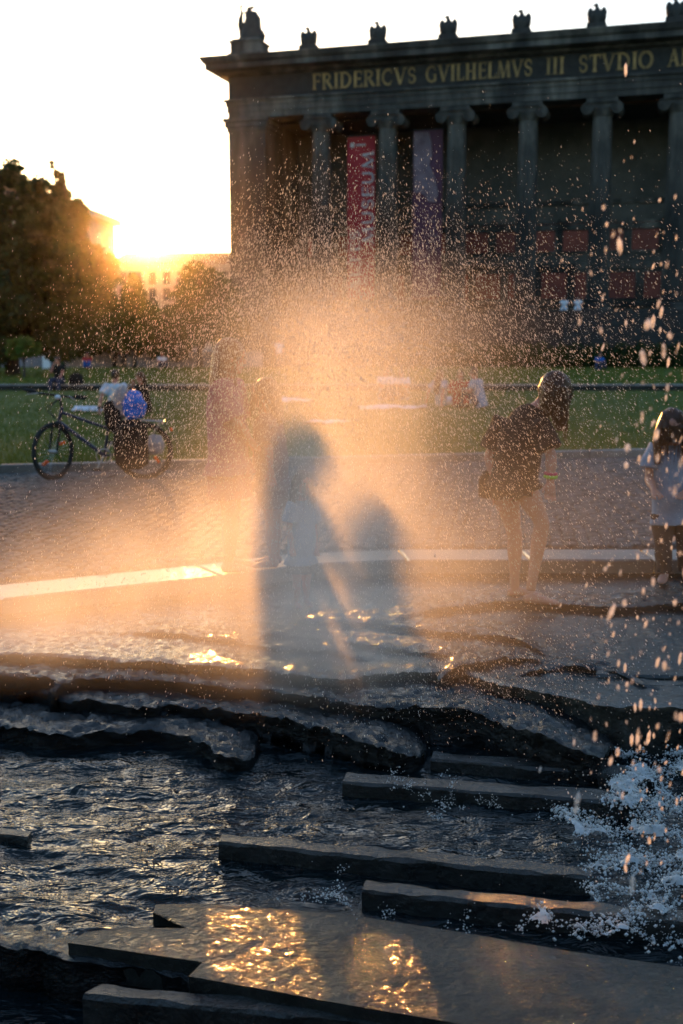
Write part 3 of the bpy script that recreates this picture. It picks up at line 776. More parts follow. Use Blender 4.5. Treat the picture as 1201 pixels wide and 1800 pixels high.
mb = MB(); mb.add([(-7, -1, hz - .5), (hl + 1.1, -1, hz - .5), (hl + 1.1, 15, hz - .5), (-7, 15, hz - .5), (0, 7, hz + 2.2), (hl - 7, 7, hz + 2.2)], [(0, 1, 5, 4), (1, 2, 5), (2, 3, 4, 5), (3, 0, 4), (3, 2, 1, 0)]); mb.build('roof', 'roof', h1)
facade_windows(h1, -2, hl, 2, hz - 2, 8, 4, 0, 1.4, 2.2)
fL = at_y(195, 441, 250.0); fR = at_y(440, 437, 250.0)
h2 = thing('far_house', 'wide pale building under the setting sun', 'building', (fL.x, 250, 0), 0)
W2 = fR.x - fL.x; H2 = fL.z
mb = MB(); mb.box(0, W2, 0, 18, 0, H2 - 3.5); mb.build('wall', 'plaster', h2)
mb = MB(); mb.box(-0.6, W2, -0.6, 18.6, H2 - 3.5, H2 - 2.9); mb.build('eaves', 'plaster', h2)
mb = MB(); mb.add([(-0.8, -0.8, H2 - 2.9), (W2, -0.8, H2 - 2.9), (W2, 18, H2 - 2.9), (-0.8, 18, H2 - 2.9), (2.5, 5, H2), (W2, 5, H2 + 0.1), (W2, 12, H2 + .1), (2.5, 12, H2)], [(0, 1, 5, 4), (4, 5, 6, 7), (2, 3, 7, 6), (3, 0, 4, 7)]); mb.build('roof', 'roof', h2)
facade_windows(h2, 1, W2 - 1, 3, H2 - 4, 9, 4, 0, 1.3, 2.4)

# ================================================================ TREES, HEDGE, WALL
def leaf_mesh(name, blobs, nleaf, size, mat, sub=40, subr=0.28, seed=0):
    rg = np.random.default_rng(100 + seed); P = []; T = []
    vol = np.array([b[1][0] * b[1][1] * b[1][2] for b in blobs]) ** 0.67; vol = vol / vol.sum()
    for (c, r), f in zip(blobs, vol):
        nl = int(nleaf * f); ns = max(6, int(sub * f * len(blobs) ** 0.5)); c = np.array(c); r = np.array(r)
        d = rg.normal(size=(ns, 3)); d /= np.linalg.norm(d, axis=1)[:, None]
        rad = (0.4 + 0.7 * rg.random(ns) ** 0.6)
        cen = c + d * rad[:, None] * r
        sr = subr * r.mean() * (0.6 + 0.8 * rg.random(ns))
        k = rg.integers(0, ns, nl); q = rg.normal(size=(nl, 3)); q /= np.linalg.norm(q, axis=1)[:, None]
        P.append(cen[k] + q * (sr[k] * rg.random(nl) ** 0.45)[:, None] * np.array([1, 1, 0.8])); tn = rg.random(ns)
        T.append(0.55 * tn[k] + 0.45 * rg.random(nl))
    P = np.concatenate(P); T = np.concatenate(T); n = len(P)
    a = rg.normal(size=(n, 3)); a /= np.linalg.norm(a, axis=1)[:, None]
    b = np.cross(a, rg.normal(size=(n, 3))); b /= np.linalg.norm(b, axis=1)[:, None]
    s_ = size * (0.6 + 0.8 * rg.random(n))[:, None]
    V = np.stack([P - a * s_, P + b * s_ * 0.5, P + a * s_, P - b * s_ * 0.5], 1).reshape(-1, 3)
    me = np_mesh(name, V, np.arange(4 * n).reshape(-1, 4), mat)
    at = me.attributes.new('tone', 'FLOAT', 'POINT'); at.data.foreach_set('value', np.repeat(T, 4).astype(np.float32))
    return me
def tree(name, label, base, blobs, nleaf, size, mat, trunk_r, seed, group=None):
    """blobs in local coordinates"""
    root = thing(name, label, 'tree', base, 0, group)
    link('crown', leaf_mesh('crown', blobs, nleaf, size, mat, 150, 0.24, seed), root)
    rg = random.Random(seed); mb = MB(); top = max(b[0][2] for b in blobs)
    cx = sum(b[0][0] for b in blobs) / len(blobs) * 0.4
    mb.loft([(0, 0, -0.1), (0.02, 0, 0.6), (cx * 0.3, 0, top * 0.4), (cx, 0.1, top * 0.75), (cx, 0, top)], [trunk_r * 1.4, trunk_r, trunk_r * 0.8, trunk_r * 0.5, trunk_r * 0.15], n=10)
    for c, r in blobs:
        z0 = max(0.8, c[2] * 0.45); mb.loft([(cx * 0.3, 0, z0), ((cx * 0.3 + c[0]) / 2, c[1] / 2, (z0 + c[2]) / 2 + 0.2), (c[0], c[1], c[2])], [trunk_r * 0.5, trunk_r * 0.35, trunk_r * 0.1], n=8)
        for _ in range(4):
            e_ = (c[0] + rg.uniform(-.8, .8) * r[0], c[1] + rg.uniform(-.8, .8) * r[1], c[2] + rg.uniform(-.3, .8) * r[2])
            mb.loft([((cx * 0.3 + c[0]) / 2, c[1] / 2, (z0 + c[2]) / 2 + 0.2), e_], [trunk_r * 0.25, trunk_r * 0.05], n=6)
    mb.build('trunk', 'bark', root, True)
    return root
def blob(base, u, v, y, ru, rv, ry=None):
    """crown lobe seen at pixel (u, v), radii in pixels, at distance y"""
    p = at_y(u, v, y); k = y / 2000
    return ((p.x - base[0], y - base[1], p.z), (ru * k, ry or ru * k, rv * k))
B = at_z(30, 648, 0); B = Vector((at_y(20, 600, 50).x, 50, 0))
tree('broad_tree', 'big dark broad tree at the left edge of the lawn', B, [blob(B, 20, 400, 50, 80, 95), blob(B, -40, 470, 50, 90, 130), blob(B, 60, 500, 49, 85, 110), blob(B, 5, 335, 50, 48, 38), blob(B, 45, 345, 50, 30, 30), blob(B, 100, 560, 49, 70, 70), blob(B, -20, 590, 50, 100, 55)], 36000, 0.15, 'leaf_dark', 0.3, 1)
B = Vector((at_y(120, 600, 105).x, 105, 0))
tree('tall_tree', 'tall pointed dark tree with its top against the bright sky', B, [blob(B, 96, 345, 105, 28, 34), blob(B, 97, 318, 105, 17, 24), blob(B, 97, 300, 105, 8, 16), blob(B, 112, 372, 105, 42, 36), blob(B, 98, 405, 105, 50, 55), blob(B, 140, 480, 105, 52, 62), blob(B, 174, 468, 105, 28, 42), blob(B, 138, 408, 105, 20, 24), blob(B, 95, 520, 105, 100, 90), blob(B, 170, 560, 105, 50, 60)], 40000, 0.27, 'leaf_mid', 0.45, 2)
B = Vector((at_y(236, 600, 63).x, 63, 0))
tree('slender_tree', 'slender young tree glowing orange under the sun', B, [blob(B, 235, 520, 63, 17, 34), blob(B, 236, 495, 63, 8, 15), blob(B, 245, 565, 63, 34, 40), blob(B, 215, 580, 63, 30, 34)], 9000, 0.15, 'leaf_mid', 0.12, 3)
B = Vector((at_y(350, 600, 66).x, 66, 0))
tree('corner_tree', 'rounded tree in front of the museum corner', B, [blob(B, 350, 515, 66, 44, 42), blob(B, 345, 478, 66, 14, 14), blob(B, 385, 530, 66, 36, 40), blob(B, 330, 570, 66, 42, 36), blob(B, 390, 580, 66, 40, 34)], 16000, 0.16, 'leaf_mid', 0.16, 4)
B = Vector((at_y(40, 600, 46).x, 46, 0))
tree('small_tree', 'small bright green tree at the lawn edge beside the white panel', B, [blob(B, 42, 610, 46, 26, 14), blob(B, 28, 616, 46, 16, 12), blob(B, 58, 618, 46, 14, 9)], 3500, 0.09, 'leaf_bright', 0.05, 5)
B = Vector((at_y(200, 600, 69).x, 69, 0))
tree('low_tree', 'low spreading dark tree behind the standing person', B, [blob(B, 190, 590, 69, 60, 34), blob(B, 270, 596, 69, 46, 28), blob(B, 130, 585, 69, 60, 42), blob(B, 310, 600, 69, 40, 26)], 14000, 0.17, 'leaf_dark', 0.14, 6)
# unseen trees added behind the viewpoint to block low sky and darken stone faces
for i, (x, y, k) in enumerate(((-27, -13, 1.0), (-16, -18, 1.15), (-5, -20, 1.1), (6, -21, 1.2), (17, -18, 1.1), (28, -12, 1.0))):
    tree('sky_block_tree', ('first', 'second', 'third', 'fourth', 'fifth', 'sixth')[i] + ' broad unseen tree from the left in the row added behind the viewpoint to block low sky', (x, y, 0), [((0, 0, 8 * k), (5.5 * k, 4.5, 5.5 * k)), ((-2, .5, 5 * k), (4.5, 4, 3.2)), ((2.4, 0, 5.2 * k), (4.5, 4, 3.4))], 7000, 0.42, 'leaf_dark', 0.35, 40 + i, 'unseen trees added to block low sky')
# clipped hedge before the museum stairs
hp = at_y(540, 640, 67.0); hq = at_y(1290, 640, 64.0)
hd = thing('hedge', 'long dark clipped hedge in front of the museum stairs', 'hedge', (hp.x, 67, 0), math.atan2(-3.0, hq.x - hp.x))
HL = hq.x - hp.x
hb = [((HL * (i + .5) / 22, 0, 0.75), (HL / 30, 0.7, 0.72)) for i in range(22)]
link('foliage', leaf_mesh('foliage', hb, 26000, 0.09, 'leaf_dark', 500, 0.35, 9), hd)
mb = MB()
for i in range(40): mb.cap((HL * (i + .5) / 40, 0, -0.05), (HL * (i + .5) / 40 + random.uniform(-.2, .2), random.uniform(-.2, .2), 0.9), 0.05, 0.02, 6)
mb.build('stems', 'bark', hd)
# low grey wall at the far left, white panel
wp = at_y(-60, 640, 69.5)
wl = thing('low_wall', 'low grey garden wall under the trees at the far left', 'wall', (wp.x, 69.5, 0), 0)
mk = MB(); mk.box(0.02, 1.98, 0, 0.3, 0, 0.95); wme = mk.mesh('wall_block', 'panel_grey'); mk = MB(); mk.box(0, 2.0, -0.06, 0.36, 0.953, 1.05, 0.02); wcm = mk.mesh('wall_coping', 'panel_grey')
for i in range(9):
    o = link('wall_block', wme, wl, (i * 2.0, 0, 0)); link('wall_coping', wcm, o)
pp = at_y(82, 650, 62.0)
bd = thing('panel_sign', 'upright white blank panel at the far edge of the lawn', 'panel', (pp.x, 62, 0.15), R(8))
mb = MB(); mb.box(-0.2, 0.2, 0, 0.08, 0.06, 1.0, 0.02); mb.build('board', 'panel_white', bd)
mb = MB(); mb.box(-0.26, 0.26, -0.12, 0.2, 0, 0.06, 0.01); mb.build('foot', 'panel_grey', bd)

# ================================================================ THE FOUNTAIN
fountain = thing('fountain', 'wide sunken granite fountain with wavy rock ledges and straight bars', 'fountain', (0, 0, 0))
# kerb stones round the basin
N = len(FIN)
for i in range(N):
    a, b = Vector(FIN[i]), Vector(FIN[(i + 1) % N]); c, d = Vector(FOUT[i]), Vector(FOUT[(i + 1) % N])
    m = max(1, round((b - a).length / 1.25))
    for k in range(m):
        t0, t1 = k / m, (k + 1) / m; g = 0.005 / max((b - a).length, .1)
        P = [a.lerp(b, t0 + g), a.lerp(b, t1 - g), c.lerp(d, t1 - g), c.lerp(d, t0 + g)]
        cen = sum(P, Vector((0, 0))) / 4; V = []
        for z, kk in ((-0.10, 1.0), (-0.004, 1.0), (0.008, 0.97)):
            for p in P: q = cen + (p - cen) * kk; V.append((q.x, q.y, z + (random.uniform(-.002, .002) if z > 0 else 0)))
        mb = MB(); mb.add(V, CF + [(3, 2, 1, 0)]); mb.build('kerb_stone', 'kerb', fountain)
# basin wall below the kerb
mb = MB(); FW = offset_poly(FIN, 0.03)
V = [(x, y, -0.1) for x, y in FW] + [(x, y, -0.95) for x, y in FW]
mb.add(V, [(k, N + k, N + (k + 1) % N, (k + 1) % N) for k in range(N)]); mb.build('basin_wall', 'bar', fountain)
mb = MB(); mb.add([(x, y, -0.94) for x, y in FW], [tuple(range(N))]); mb.build('basin_floor', 'rock', fountain)

def resample(P, step):
    P = [Vector(p) for p in P]; out = [P[0]]
    for a, b in zip(P[:-1], P[1:]):
        m = max(1, int((b - a).length / step))
        for k in range(1, m + 1): out.append(a.lerp(b, k / m))
    return out
def smooth_px(P, n=6):
    """Catmull-Rom through the pixel points"""
    Q = []
    for i in range(len(P) - 1):
        p0 = P[max(i - 1, 0)]; p1 = P[i]; p2 = P[i + 1]; p3 = P[min(i + 2, len(P) - 1)]
        for k in range(n):
            t = k / n
            Q.append(tuple(0.5 * ((2 * p1[j]) + (-p0[j] + p2[j]) * t + (2 * p0[j] - 5 * p1[j] + 4 * p2[j] - p3[j]) * t * t + (-p0[j] + 3 * p1[j] - 3 * p2[j] + p3[j]) * t ** 3) for j in (0, 1)))
    Q.append(P[-1]); return Q
def ledge(px_edge, z, drop, back, taper=(0, 0), seed=0, rough=0.02, mat='rock', flow=0.012, back_to=None):
    """a stratum of rock: uneven top running back from its front edge, near vertical face below"""
    W = [at_z(u, v, z) for u, v in smooth_px(px_edge)]
    W = resample(W, 0.018); n = len(W)
    x = np.array([w.x for w in W]); y = np.array([w.y for w in W])
    s_ = np.concatenate([[0], np.cumsum(np.hypot(np.diff(x), np.diff(y)))]); Ls = s_[-1]
    y = y + (fbm(s_ * 4, s_ * 0 + seed, 4, seed) - 0.5) * 0.14 + (fbm(s_ * 25, s_ * 0 + 3, 3, seed + 1) - 0.5) * 0.05
    tz = np.zeros(n)
    if taper[0]: tz += np.clip(1 - s_ / taper[0], 0, 1) ** 1.1 * (drop * 0.45)
    if taper[1]: tz += np.clip(1 - (Ls - s_) / taper[1], 0, 1) ** 1.1 * (drop * 0.45)
    rows = []
    nb = max(10, int(back / 0.022)); nb = min(nb, 70)
    for j in range(nb + 1):
        t = 1 - j / nb
        yb = y + back * t if back_to is None else y * (1 - t) + np.maximum(back_to(x), y + 0.05) * t
        xx = x * (1 + 0.0 * t)
        h = (fbm(xx * 6, yb * 9, 3, seed) - 0.5) * rough * 1.6 + (0.5 - np.abs(fbm(xx * 14 + yb * 5, yb * 24, 3, seed + 2) - 0.5) * 3) * rough * 1.1 + (fbm(xx * 45, yb * 60, 2, seed + 4) - 0.5) * rough * 1.0
        lip = -0.010 * np.clip(1 - t * back / 0.03, 0, 1) ** 2
        rows.append(np.stack([xx, yb, z + h + lip - tz + 0.01 * (1 - t)], 1))
    for j, (dz, dy) in enumerate(((0.02, 0.004), (0.05, 0.012), (0.09, 0.016), (0.14, 0.012), (drop * 0.6, 0.016), (drop, 0.012))):
        dz = min(dz, drop)
        yy = y + dy + (fbm(x * 14, x * 0 + dz * 60, 3, seed + 3) - 0.5) * 0.03
        rows.append(np.stack([x, yy, rows[nb][:, 2] - dz], 1))
    rows.insert(nb + 1, rows[nb].copy()); V = np.concatenate(rows); F = grid_faces(len(rows), n)[:, ::-1]
    F = np.concatenate([F[:nb * (n - 1)], F[(nb + 1) * (n - 1):]])
    return link('ledge', np_mesh('ledge', V, F, mat, True), fountain)
def wall_y(x):
    P = sorted([(a, b) for a, b in FIN if b > 5.0]); xs = [p[0] for p in P]; ys = [p[1] for p in P]
    return np.interp(x, xs, ys) + 0.02

# upper platform reaching back to the basin wall, then the strata that step down towards the viewer
ledge([(-260, 1135), (-80, 1150), (120, 1157), (300, 1166), (480, 1180), (600, 1193), (675, 1187), (775, 1181), (840, 1195), (900, 1210), (1000, 1225), (1050, 1238), (1130, 1245), (1300, 1240), (1700, 1235)], -0.13, 0.26, 1.5, seed=1, rough=0.010, mat='film', back_to=wall_y)
ledge([(640, 1099), (690, 1093), (750, 1074), (850, 1061), (920, 1059), (1000, 1063), (1100, 1069), (1170, 1063), (1260, 1068), (1500, 1070)], -0.08, 0.12, 0.4, (0.3, 0), 2, 0.014)
ledge([(480, 1082), (560, 1092), (600, 1096), (690, 1098), (800, 1115), (895, 1122), (985, 1155)], -0.092, 0.12, 0.35, (0.35, 0.35), 3, 0.014)
ledge([(380, 1112), (480, 1118), (600, 1128), (700, 1140), (790, 1152), (900, 1166)], -0.10, 0.10, 0.3, (0.3, 0.4), 4, 0.014)
ledge([(120, 1118), (240, 1112), (360, 1120), (480, 1142), (600, 1150), (700, 1165)], -0.108, 0.08, 0.3, (0.5, 0.4), 5, 0.014)
ledge([(770, 1182), (820, 1168), (880, 1160), (930, 1162), (980, 1178)], -0.095, 0.12, 0.25, (0.15, 0.15), 6, 0.018)
ledge([(900, 1186), (950, 1175), (1015, 1177), (1075, 1187), (1130, 1201), (1200, 1215)], -0.10, 0.12, 0.2, (0.15, 0.3), 7, 0.018)
ledge([(-240, 1185), (-60, 1186), (0, 1188), (70, 1192), (108, 1203), (126, 1198), (134, 1180)], -0.175, 0.2, 0.35, (0, 0), 8, 0.02)
ledge([(84, 1222), (112, 1206), (140, 1196), (200, 1194), (300, 1197), (400, 1208), (500, 1217), (580, 1232), (640, 1243), (740, 1246), (800, 1252), (850, 1262), (930, 1285), (1010, 1309), (1060, 1305), (1082, 1280)], -0.185, 0.25, 0.75, (0, 0.5), 9, 0.02)
ledge([(840, 1268), (920, 1265), (1010, 1275), (1100, 1282), (1300, 1280), (1600, 1290)], -0.265, 0.2, 0.5, (0.4, 0), 10, 0.016)
ledge([(-240, 1205), (-60, 1215), (0, 1214), (50, 1211), (90, 1224), (130, 1236), (160, 1232), (200, 1238), (270, 1243), (300, 1237), (400, 1248), (500, 1268), (600, 1292), (690, 1315), (735, 1312), (752, 1290)], -0.245, 0.22, 0.4, (0, 0.4), 11, 0.02)
ledge([(-240, 1262), (-60, 1276), (0, 1278), (80, 1286), (140, 1291), (200, 1288), (265, 1283), (300, 1292), (350, 1306), (405, 1325), (440, 1320), (452, 1302)], -0.30, 0.2, 0.4, (0, 0.3), 12, 0.02)
# front lip of the lower pool and the rock in it
LIP = [(-400, 1600), (-60, 1654), (0, 1664), (100, 1682), (200, 1700), (340, 1724), (480, 1746), (600, 1774), (760, 1806), (1000, 1850), (1400, 1920)]
ledge(LIP, -0.378, 0.25, 0.16, seed=13, rough=0.012)

def bar(corners_px, z, h, taper=0.0):
    """straight granite bar, top outline given by four points seen at height z: front-left, front-right, back-right, back-left"""
    P = [at_z(u, v, z) for u, v in corners_px]
    nx = max(3, int((P[1] - P[0]).length / 0.022)); V = []; prof = [(0, -h), (0, -0.012), (0.09, 0), (0.5, 0.001), (0.91, 0), (1, -0.012), (1, -h)]
    for i in range(nx + 1):
        t = i / nx; f = P[0].lerp(P[1], t); b = P[3].lerp(P[2], t)
        for k, (s_, dz) in enumerate(prof):
            q = f.lerp(b, s_); j = (fbm(np.array([q.x * 9]), np.array([q.y * 9 + k * 1.3]), 4, 3)[0] - 0.5) * 0.022
            V.append((q.x, q.y + j, z + dz + j * 0.6 - taper * t))
    m = len(prof); F = []
    for i in range(nx):
        for k in range(m - 1): F.append((i * m + k, (i + 1) * m + k, (i + 1) * m + k + 1, i * m + k + 1))
    F.append(tuple(range(m))); F.append(tuple(nx * m + k for k in range(m - 1, -1, -1)))
    mb = MB(); mb.add(V, F); return mb.build('granite_bar', 'bar', fountain, True if False else False)
bar([(757, 1334), (1160, 1367), (1165, 1350), (763, 1321)], -0.32, 0.13)
bar([(602, 1373), (1120, 1412), (1125, 1392), (610, 1357)], -0.315, 0.13)
bar([(384, 1480), (1040, 1543), (1046, 1524), (392, 1464)], -0.305, 0.14)
bar([(636, 1564), (1420, 1645), (1420, 1622), (645, 1546)], -0.305, 0.14)
bar([(-120, 1452), (48, 1472), (56, 1460), (-110, 1440)], -0.345, 0.10)
bar([(1048, 1186), (1400, 1190), (1400, 1176), (1050, 1172)], -0.10, 0.12)
bar([(1118, 1204), (1400, 1208), (1400, 1197), (1122, 1194)], -0.115, 0.12)
bar([(145, 1748), (900, 1822), (900, 1796), (182, 1729)], -0.36, 0.3)
bar([(150, 1164), (10, 1162), (14, 1158), (150, 1160)][::1], -0.29, 0.05) if False else None
# flat slab under a film of water, with two straight notches on its left side
SL = [(345, 1588), (274, 1590), (269, 1604), (352, 1609), (328, 1632), (218, 1630), (150, 1639), (120, 1657), (356, 1691), (332, 1716), (480, 1742), (620, 1768), (900, 1815), (1400, 1890), (1400, 1735), (1200, 1700), (1000, 1672), (820, 1640), (600, 1606)]
bm = bmesh.new(); zt = -0.322
top = [bm.verts.new(at_z(u, v, zt)) for u, v in SL]; bm.faces.new(top)
bmesh.ops.triangulate(bm, faces=bm.faces[:])
for ax, lo, hi in ((0, -1.0, 1.6), (1, 2.9, 4.0)):
    for q_ in np.arange(lo, hi, 0.016):
        co = [0, 0, 0]; no = [0, 0, 0]; co[ax] = q_; no[ax] = 1
        bmesh.ops.bisect_plane(bm, geom=bm.verts[:] + bm.edges[:] + bm.faces[:], plane_co=co, plane_no=no)
bnd = [e for e in bm.edges if len(e.link_faces) == 1]; ext = bmesh.ops.extrude_edge_only(bm, edges=bnd)
for v_ in [g_ for g_ in ext['geom'] if isinstance(g_, bmesh.types.BMVert)]: v_.co.z = zt - 0.12; v_.tag = True
bmesh.ops.recalc_face_normals(bm, faces=bm.faces[:])
for f_ in bm.faces: f_.smooth = abs(f_.normal.z) > 0.5
for e_ in bnd: e_.smooth = False
tv = [v_ for v_ in bm.verts if not v_.tag]; X = np.array([v_.co.x for v_ in tv]); Y = np.array([v_.co.y for v_ in tv])
Z = (fbm(X * 16 + Y * 4, Y * 26, 3, 3) - .5) * .009 + (fbm(X * 40, Y * 55, 2, 5) - .5) * .006
SW = [at_z(u, v, zt) for u, v in SL]; dm = np.full(len(X), 9.0)
for k in range(len(SW)):
    ax_, ay_, bx_, by_ = SW[k].x, SW[k].y, SW[(k + 1) % len(SW)].x, SW[(k + 1) % len(SW)].y; ll = (bx_ - ax_) ** 2 + (by_ - ay_) ** 2
    t_ = np.clip(((X - ax_) * (bx_ - ax_) + (Y - ay_) * (by_ - ay_)) / ll, 0, 1); dm = np.minimum(dm, np.hypot(X - ax_ - t_ * (bx_ - ax_), Y - ay_ - t_ * (by_ - ay_)))
Z = Z * np.clip(dm / .06, 0.12, 1)
for v_, z_ in zip(tv, Z): v_.co.z += float(z_)
me = bpy.data.meshes.new('slab'); bm.to_mesh(me); bm.free(); me.materials.append(M['slab'])
if me.polygons[len(me.polygons) // 3].normal.z < 0: me.flip_normals()
link('slab', me, fountain)

# ---------------------------------------------------------------- water of the pools
lipw = [at_z(u, v, -0.378) for u, v in smooth_px(LIP)]
lx = np.array([w.x for w in lipw]); ly = np.array([w.y for w in lipw]); o_ = np.argsort(lx)
def pool(name, x0, x1, yf, y1, z, amp, nx, ny, seed):
    xs = np.linspace(x0, x1, nx); t = np.linspace(0, 1, ny)
    X, T = np.meshgrid(xs, t); Y = yf(X) * (1 - T) + y1 * T
    ripple = (fbm(X * 3.2 + Y * 1.2, Y * 6.5 - X * 0.8, 4, seed) - 0.5) * 2
    ridge = 1 - np.abs(fbm(X * 4 + 3, Y * 8 + X, 3, seed + 1) - 0.5) * 4
    Z = z + amp * (0.9 * ripple + 0.45 * ridge)
    V = np.stack([X.ravel(), Y.ravel(), Z.ravel()], 1)
    return tag(link(name, np_mesh(name, V, grid_faces(ny, nx), 'water', True)), kind='structure')
pool('pool_water', -3.4, 3.4, lambda x: np.interp(x, lx[o_], ly[o_]) + 0.03, 6.75, -0.388, 0.026, 420, 300, 2)
pool('lower_water', -3.0, 3.0, lambda x: x * 0 + 1.85, 4.2, -0.54, 0.015, 260, 160, 4)

# ---------------------------------------------------------------- foam where the right jet falls back
def px_mask_points(n, poly, z):
    us = [p[0] for p in poly]; vs = [p[1] for p in poly]
    u = RNG.uniform(min(us), max(us), n); v = RNG.uniform(min(vs), max(vs), n); ok = inside(u, v, poly); return u[ok], v[ok]
_ico = bmesh.new(); bmesh.ops.create_icosphere(_ico, subdivisions=1, radius=1); ICV = np.array([v.co[:] for v in _ico.verts]); ICF = np.array([[v.index for v in f.verts] for f in _ico.faces]); _ico.free()
OCV = np.array([(1, 0, 0), (-1, 0, 0), (0, 1, 0), (0, -1, 0), (0, 0, 1), (0, 0, -1)], float)
OCF = np.array([(0, 2, 4), (2, 1, 4), (1, 3, 4), (3, 0, 4), (2, 0, 5), (1, 2, 5), (3, 1, 5), (0, 3, 5)])
def scatter(name, P, Rr, mat, stretch=None, axis=None, ICV=ICV, ICF=ICF):
    n = len(P); V = ICV[None] * Rr[:, None, None]
    if stretch is not None:
        ax = axis / np.linalg.norm(axis, axis=1)[:, None]; d = (V * ax[:, None, :]).sum(2, keepdims=True)
        V = V + ax[:, None, :] * d * (stretch - 1)[:, None, None]
    V = V + P[:, None, :]; F = ICF[None] + (np.arange(n) * len(ICV))[:, None, None]
    return np_mesh(name, V.reshape(-1, 3), F.reshape(-1, 3), mat, True)
FOAM = [([(1100, 1372), (1201, 1330), (1320, 1330), (1320, 1660), (1180, 1640), (1060, 1612), (1010, 1570), (1040, 1500), (960, 1470), (950, 1425), (1040, 1440), (1085, 1420)], 15000, 0.5),
        ([(880, 1640), (1000, 1645), (1090, 1628), (1201, 1650), (1320, 1660), (1320, 1705), (1201, 1693), (1050, 1682), (900, 1660)], 5200, 0.36),
        ([(545, 1532), (600, 1510), (640, 1530), (600, 1550)], 260, 0.5), ([(640, 1385), (740, 1375), (900, 1440), (760, 1460)], 900, 0.8),
        ([(930, 1330), (1110, 1325), (1180, 1350), (1100, 1345), (960, 1340)], 1800, 0.45), ([(480, 1590), (700, 1590), (640, 1640), (560, 1625)], 500, 0.62), ([(770, 1620), (880, 1630), (900, 1660), (800, 1640)], 700, 0.55)]
P = []; Rr = []; SV = []; SF = []; so = 0
for poly, cnt_, thr in FOAM:
    Wp = [at_z(a, b, -0.37) for a, b in poly]; wx = [q.x for q in Wp]; wy = [q.y for q in Wp]; poly_w = [(q.x, q.y) for q in Wp]
    st = 0.0075; gx = np.arange(min(wx) - .05, max(wx) + .05, st); gy = np.arange(min(wy) - .05, max(wy) + .05, st); X, Y = np.meshgrid(gx, gy)
    ins = inside(X + (fbm(X * 12, Y * 12, 3, 1) - .5) * .22, Y + (fbm(X * 12, Y * 12, 3, 3) - .5) * .22, poly_w)
    web = 1 - np.abs(fbm(X * 8 + Y * 2, Y * 11, 4, 6) - 0.5) * 5.0; lump = fbm(X * 7, Y * 9, 3, 4)
    big_ = cnt_ >= 1800
    keep = ins & ((web > 0.62) | (lump > 0.58)) if big_ else ins & (web > 0.8)
    Z = -0.388 + 0.012 + np.clip(lump - .35, 0, 1) * 0.2 + np.clip(web, 0, 1) * 0.012 + (fbm(X * 60, Y * 60, 2, 2) - .5) * .014
    ny_, nx_ = X.shape; fa0 = grid_faces(ny_, nx_)
    if big_:
        core = ins & ((web > 0.86) | (lump > 0.68)); fa = fa0[core.ravel()[fa0].all(1)]
        us_, inv = np.unique(fa, return_inverse=True); SV.append(np.stack([X.ravel()[us_], Y.ravel()[us_], Z.ravel()[us_] - .002], 1)); SF.append(inv.reshape(-1, 4) + so); so += len(us_)
    idx = np.flatnonzero(keep.ravel()); pick = RNG.choice(idx, min(len(idx), int(cnt_ * 3.6)), replace=len(idx) < int(cnt_ * 3.6))
    P.append(np.stack([X.ravel()[pick], Y.ravel()[pick], Z.ravel()[pick]], 1) + RNG.normal(0, .006, (len(pick), 3)) + np.stack([0 * pick, 0 * pick, RNG.exponential(.008, len(pick))], 1)); Rr.append(0.0015 + (0.0055 if big_ else 0.0025) * RNG.random(len(pick)) ** 4)
P = np.concatenate(P); Rr = np.concatenate(Rr)
tag(link('foam_sheet', np_mesh('foam_sheet', np.concatenate(SV), np.concatenate(SF), 'foam', True)), 'white billowing foam spreading over the pool at right', 'foam', kind='stuff')
tag(link('foam_bubbles', scatter('foam_bubbles', P, Rr, 'foam', None, None, OCV * 1.2, OCF)), 'white froth bubbles where the right jet falls back into the pool', 'foam', kind='stuff')

# ---------------------------------------------------------------- flying drops
def drops(name, label, n, sampler, rmin, rmax, smin, smax, axf, mat='drop'):
    P = sampler(n); n = len(P); r = rmin + (rmax - rmin) * RNG.random(n) ** 4.0
    st = RNG.uniform(smin, smax, n)
    return tag(link(name, scatter(name, P, r, mat, st, axf(P), *((OCV, OCF) if n > 5000 else (ICV, ICF)))), label, 'water drops', kind='stuff')
def px_cloud(comps):
    """comps: (weight, u, v, su, sv, y, sy)"""
    w = np.array([c[0] for c in comps], float); w /= w.sum()
    def f(n):
        k = RNG.choice(len(comps), n, p=w); A = np.array([c[1:] for c in comps])[k]
        u = A[:, 0] + RNG.normal(size=n) * A[:, 2]; v = A[:, 1] + RNG.normal(size=n) * A[:, 3]; y = A[:, 4] + RNG.normal(size=n) * A[:, 5]
        a = (u - 600.5) / 2000; b = (900 - v) / 2000; t = y / (_cp + b * _sp)
        P = np.stack([a * t, y, CAM_Z + (-_sp + b * _cp) * t], 1)
        return P[(P[:, 2] > -0.25) & (y > 2.0)]
    return f
def ax_fan(P):
    n = len(P); lean = np.clip((P[:, 0] - 0.05) * 0.9, -0.3, 1.1)
    return np.stack([-lean * 0.9 + RNG.normal(0, 0.16, n), RNG.normal(0, 0.2, n), np.ones(n)], 1)
